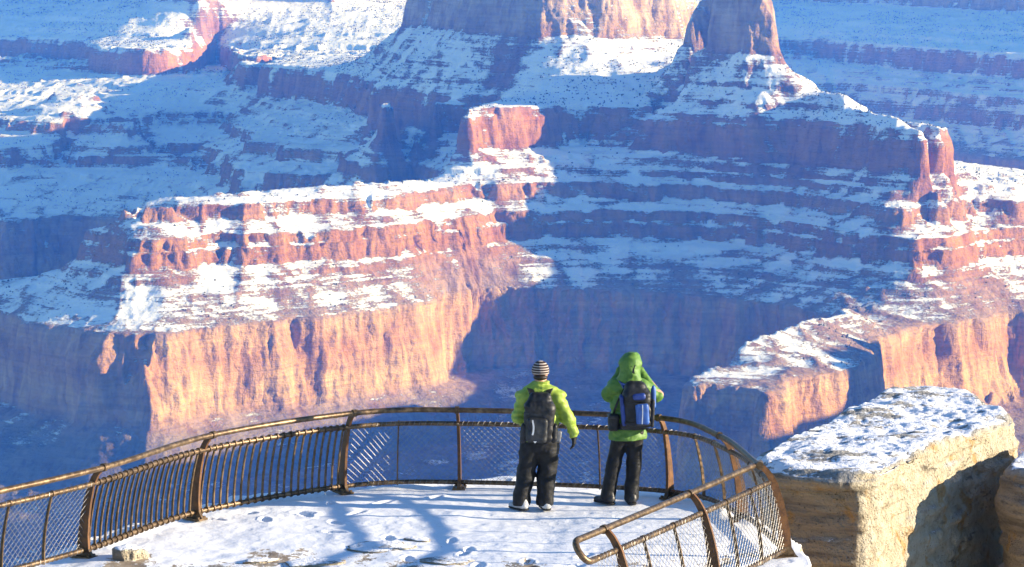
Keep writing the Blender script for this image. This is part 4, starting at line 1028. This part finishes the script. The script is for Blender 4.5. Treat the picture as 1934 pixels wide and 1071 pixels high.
B2 = empty('backpack', (gp.x, gp.y, 0)); tag(B2, 'black rucksack with bright blue pockets worn over the green jacket', 'backpack', 'rucksacks on the two walkers')
mp2 = union([rbox((.13, -.25, 1.22), (.35, .19, .46), .07, (.05, -.03, 0)), rbox((.11, -.23, 1.45), (.25, .15, .20), .07, (.1, 0, 0))], .06, .011, (.10, .10, .06), 671)
skin('main_compartment', mp2, (-.15, -.48, .85), (.42, -.05, 1.66), .0105, M_PACK, B2)
skin('centre_pocket', union([rbox((.19, -.35, 1.165), (.16, .07, .27), .032, (.05, -.06, 0))], .02, .004, (.07, .07, .05), 672), (.0, -.45, .95), (.35, -.2, 1.4), .009, M_BLUE, B2)
skin('top_pocket', union([rbox((.15, -.33, 1.375), (.17, .08, .09), .035, (.1, -.1, 0))], .02, .004, (.07, .07, .05), 673), (.0, -.45, 1.25), (.35, -.2, 1.5), .009, M_NAVY, B2)
skin('side_panel', union([rbox((-.045, -.275, 1.20), (.05, .13, .38), .024, (.05, -.10, 0))], .02, .004, (.07, .07, .05), 674), (-.15, -.4, .9), (.1, -.15, 1.5), .009, M_NAVY, B2)
skin('side_panel', union([rbox((.315, -.255, 1.16), (.05, .13, .34), .024, (.05, .03, 0))], .02, .004, (.07, .07, .05), 675), (.15, -.4, .9), (.4, -.15, 1.5), .009, M_PACK, B2)
strap('pocket_zip', arc((.19, -.389, 1.285), (.195, -.397, 1.17), (.187, -.391, 1.05)), .012, .004, M_PRINT, B2, (0, -1, 0))
strap('compression_strap', arc((-.03, -.345, 1.31), (.12, -.405, 1.28), (.29, -.345, 1.30)), .022, .006, M_PACK, B2, (0, -1, 0))
strap('compression_strap', arc((-.02, -.345, 1.06), (.12, -.41, 1.015), (.29, -.345, 1.05)), .024, .006, M_PACK, B2, (0, -1, 0))
for sx in (-1, 1):
    strap('shoulder_strap', arc((.07 + sx * .08, -.19, 1.46), (.04 + sx * .125, -.05, 1.60), (.04 + sx * .14, .10, 1.49)) + arc((.04 + sx * .14, .11, 1.47), (.04 + sx * .17, .22, 1.28), (.04 + sx * .19, .10, 1.08))[1:], .062, .018, M_NAVY if sx < 0 else M_PACK, B2, (0, 0, 1))
    strap('hip_strap', arc((.09 + sx * .12, -.20, .985), (.03 + sx * .24, -.09, .98), (.03 + sx * .225, .08, 1.0)), .075, .014, M_PACK, B2, (sx, -.4, 0))
skin('hip_pad', union([rbox((.09, -.215, .995), (.30, .10, .10), .045, (.1, 0, 0))], .02, .006, (.07, .07, .05), 676), (-.12, -.35, .87), (.32, -.1, 1.08), .0105, M_PACK, B2)
skin('bottle', union([cone((.33, -.20, 1.24), (.33, -.19, 1.44), .032, .032), cone((.33, -.19, 1.46), (.33, -.19, 1.475), .02, .02)], .012), (.2, -.3, 1.15), (.42, -.1, 1.55), .008, M_BLUE, B2)
BAG = empty('camera_bag', (gp.x, gp.y, 0)); tag(BAG, 'small black pouch hanging at the hip of the hooded person', 'bag')
skin('pouch', union([rbox((-.15, -.155, 1.035), (.13, .12, .21), .035, (0, .06, .2))], .02, .006, (.07, .07, .05), 681), (-.32, -.3, .88), (.02, 0, 1.2), .009, M_PACK, BAG)
skin('flap', union([rbox((-.155, -.165, 1.11), (.135, .13, .06), .025, (0, .06, .2))], .02), (-.32, -.3, 1.0), (.02, 0, 1.2), .009, M_PACKG, BAG)
strap('webbing', arc((-.15, -.14, 1.13), (-.12, -.19, 1.30), (.02, -.13, 1.50)), .025, .006, M_PACK, BAG, (0, -1, 0))
# ------------------------------------------------------------------ the air in the canyon
def haze():
    x0, x1, y0, y1, z0, z1 = -13000, 13000, -700, 13400, -1500, 220
    me = mesh_py('haze', [(x, y, z) for z in (z0, z1) for y in (y0, y1) for x in (x0, x1)], [(0, 2, 3, 1), (4, 5, 7, 6), (0, 1, 5, 4), (2, 6, 7, 3), (0, 4, 6, 2), (1, 3, 7, 5)])
    m = bpy.data.materials.new('haze_air'); m.use_nodes = True; t = m.node_tree
    t.nodes.remove(t.nodes['Principled BSDF'])
    v = t.nodes.new('ShaderNodeVolumePrincipled')
    v.inputs['Color'].default_value = (.035, .20, 1.0, 1); v.inputs['Density'].default_value = HAZE
    v.inputs['Absorption Color'].default_value = (1, 1, 1, 1); v.inputs['Anisotropy'].default_value = 0.0
    t.links.new(v.outputs[0], t.nodes['Material Output'].inputs['Volume'])
    o = put('haze', me, m); tag(o, 'thin blue haze filling the canyon', 'haze', kind='stuff')
HAZE = 8.4e-5
haze()
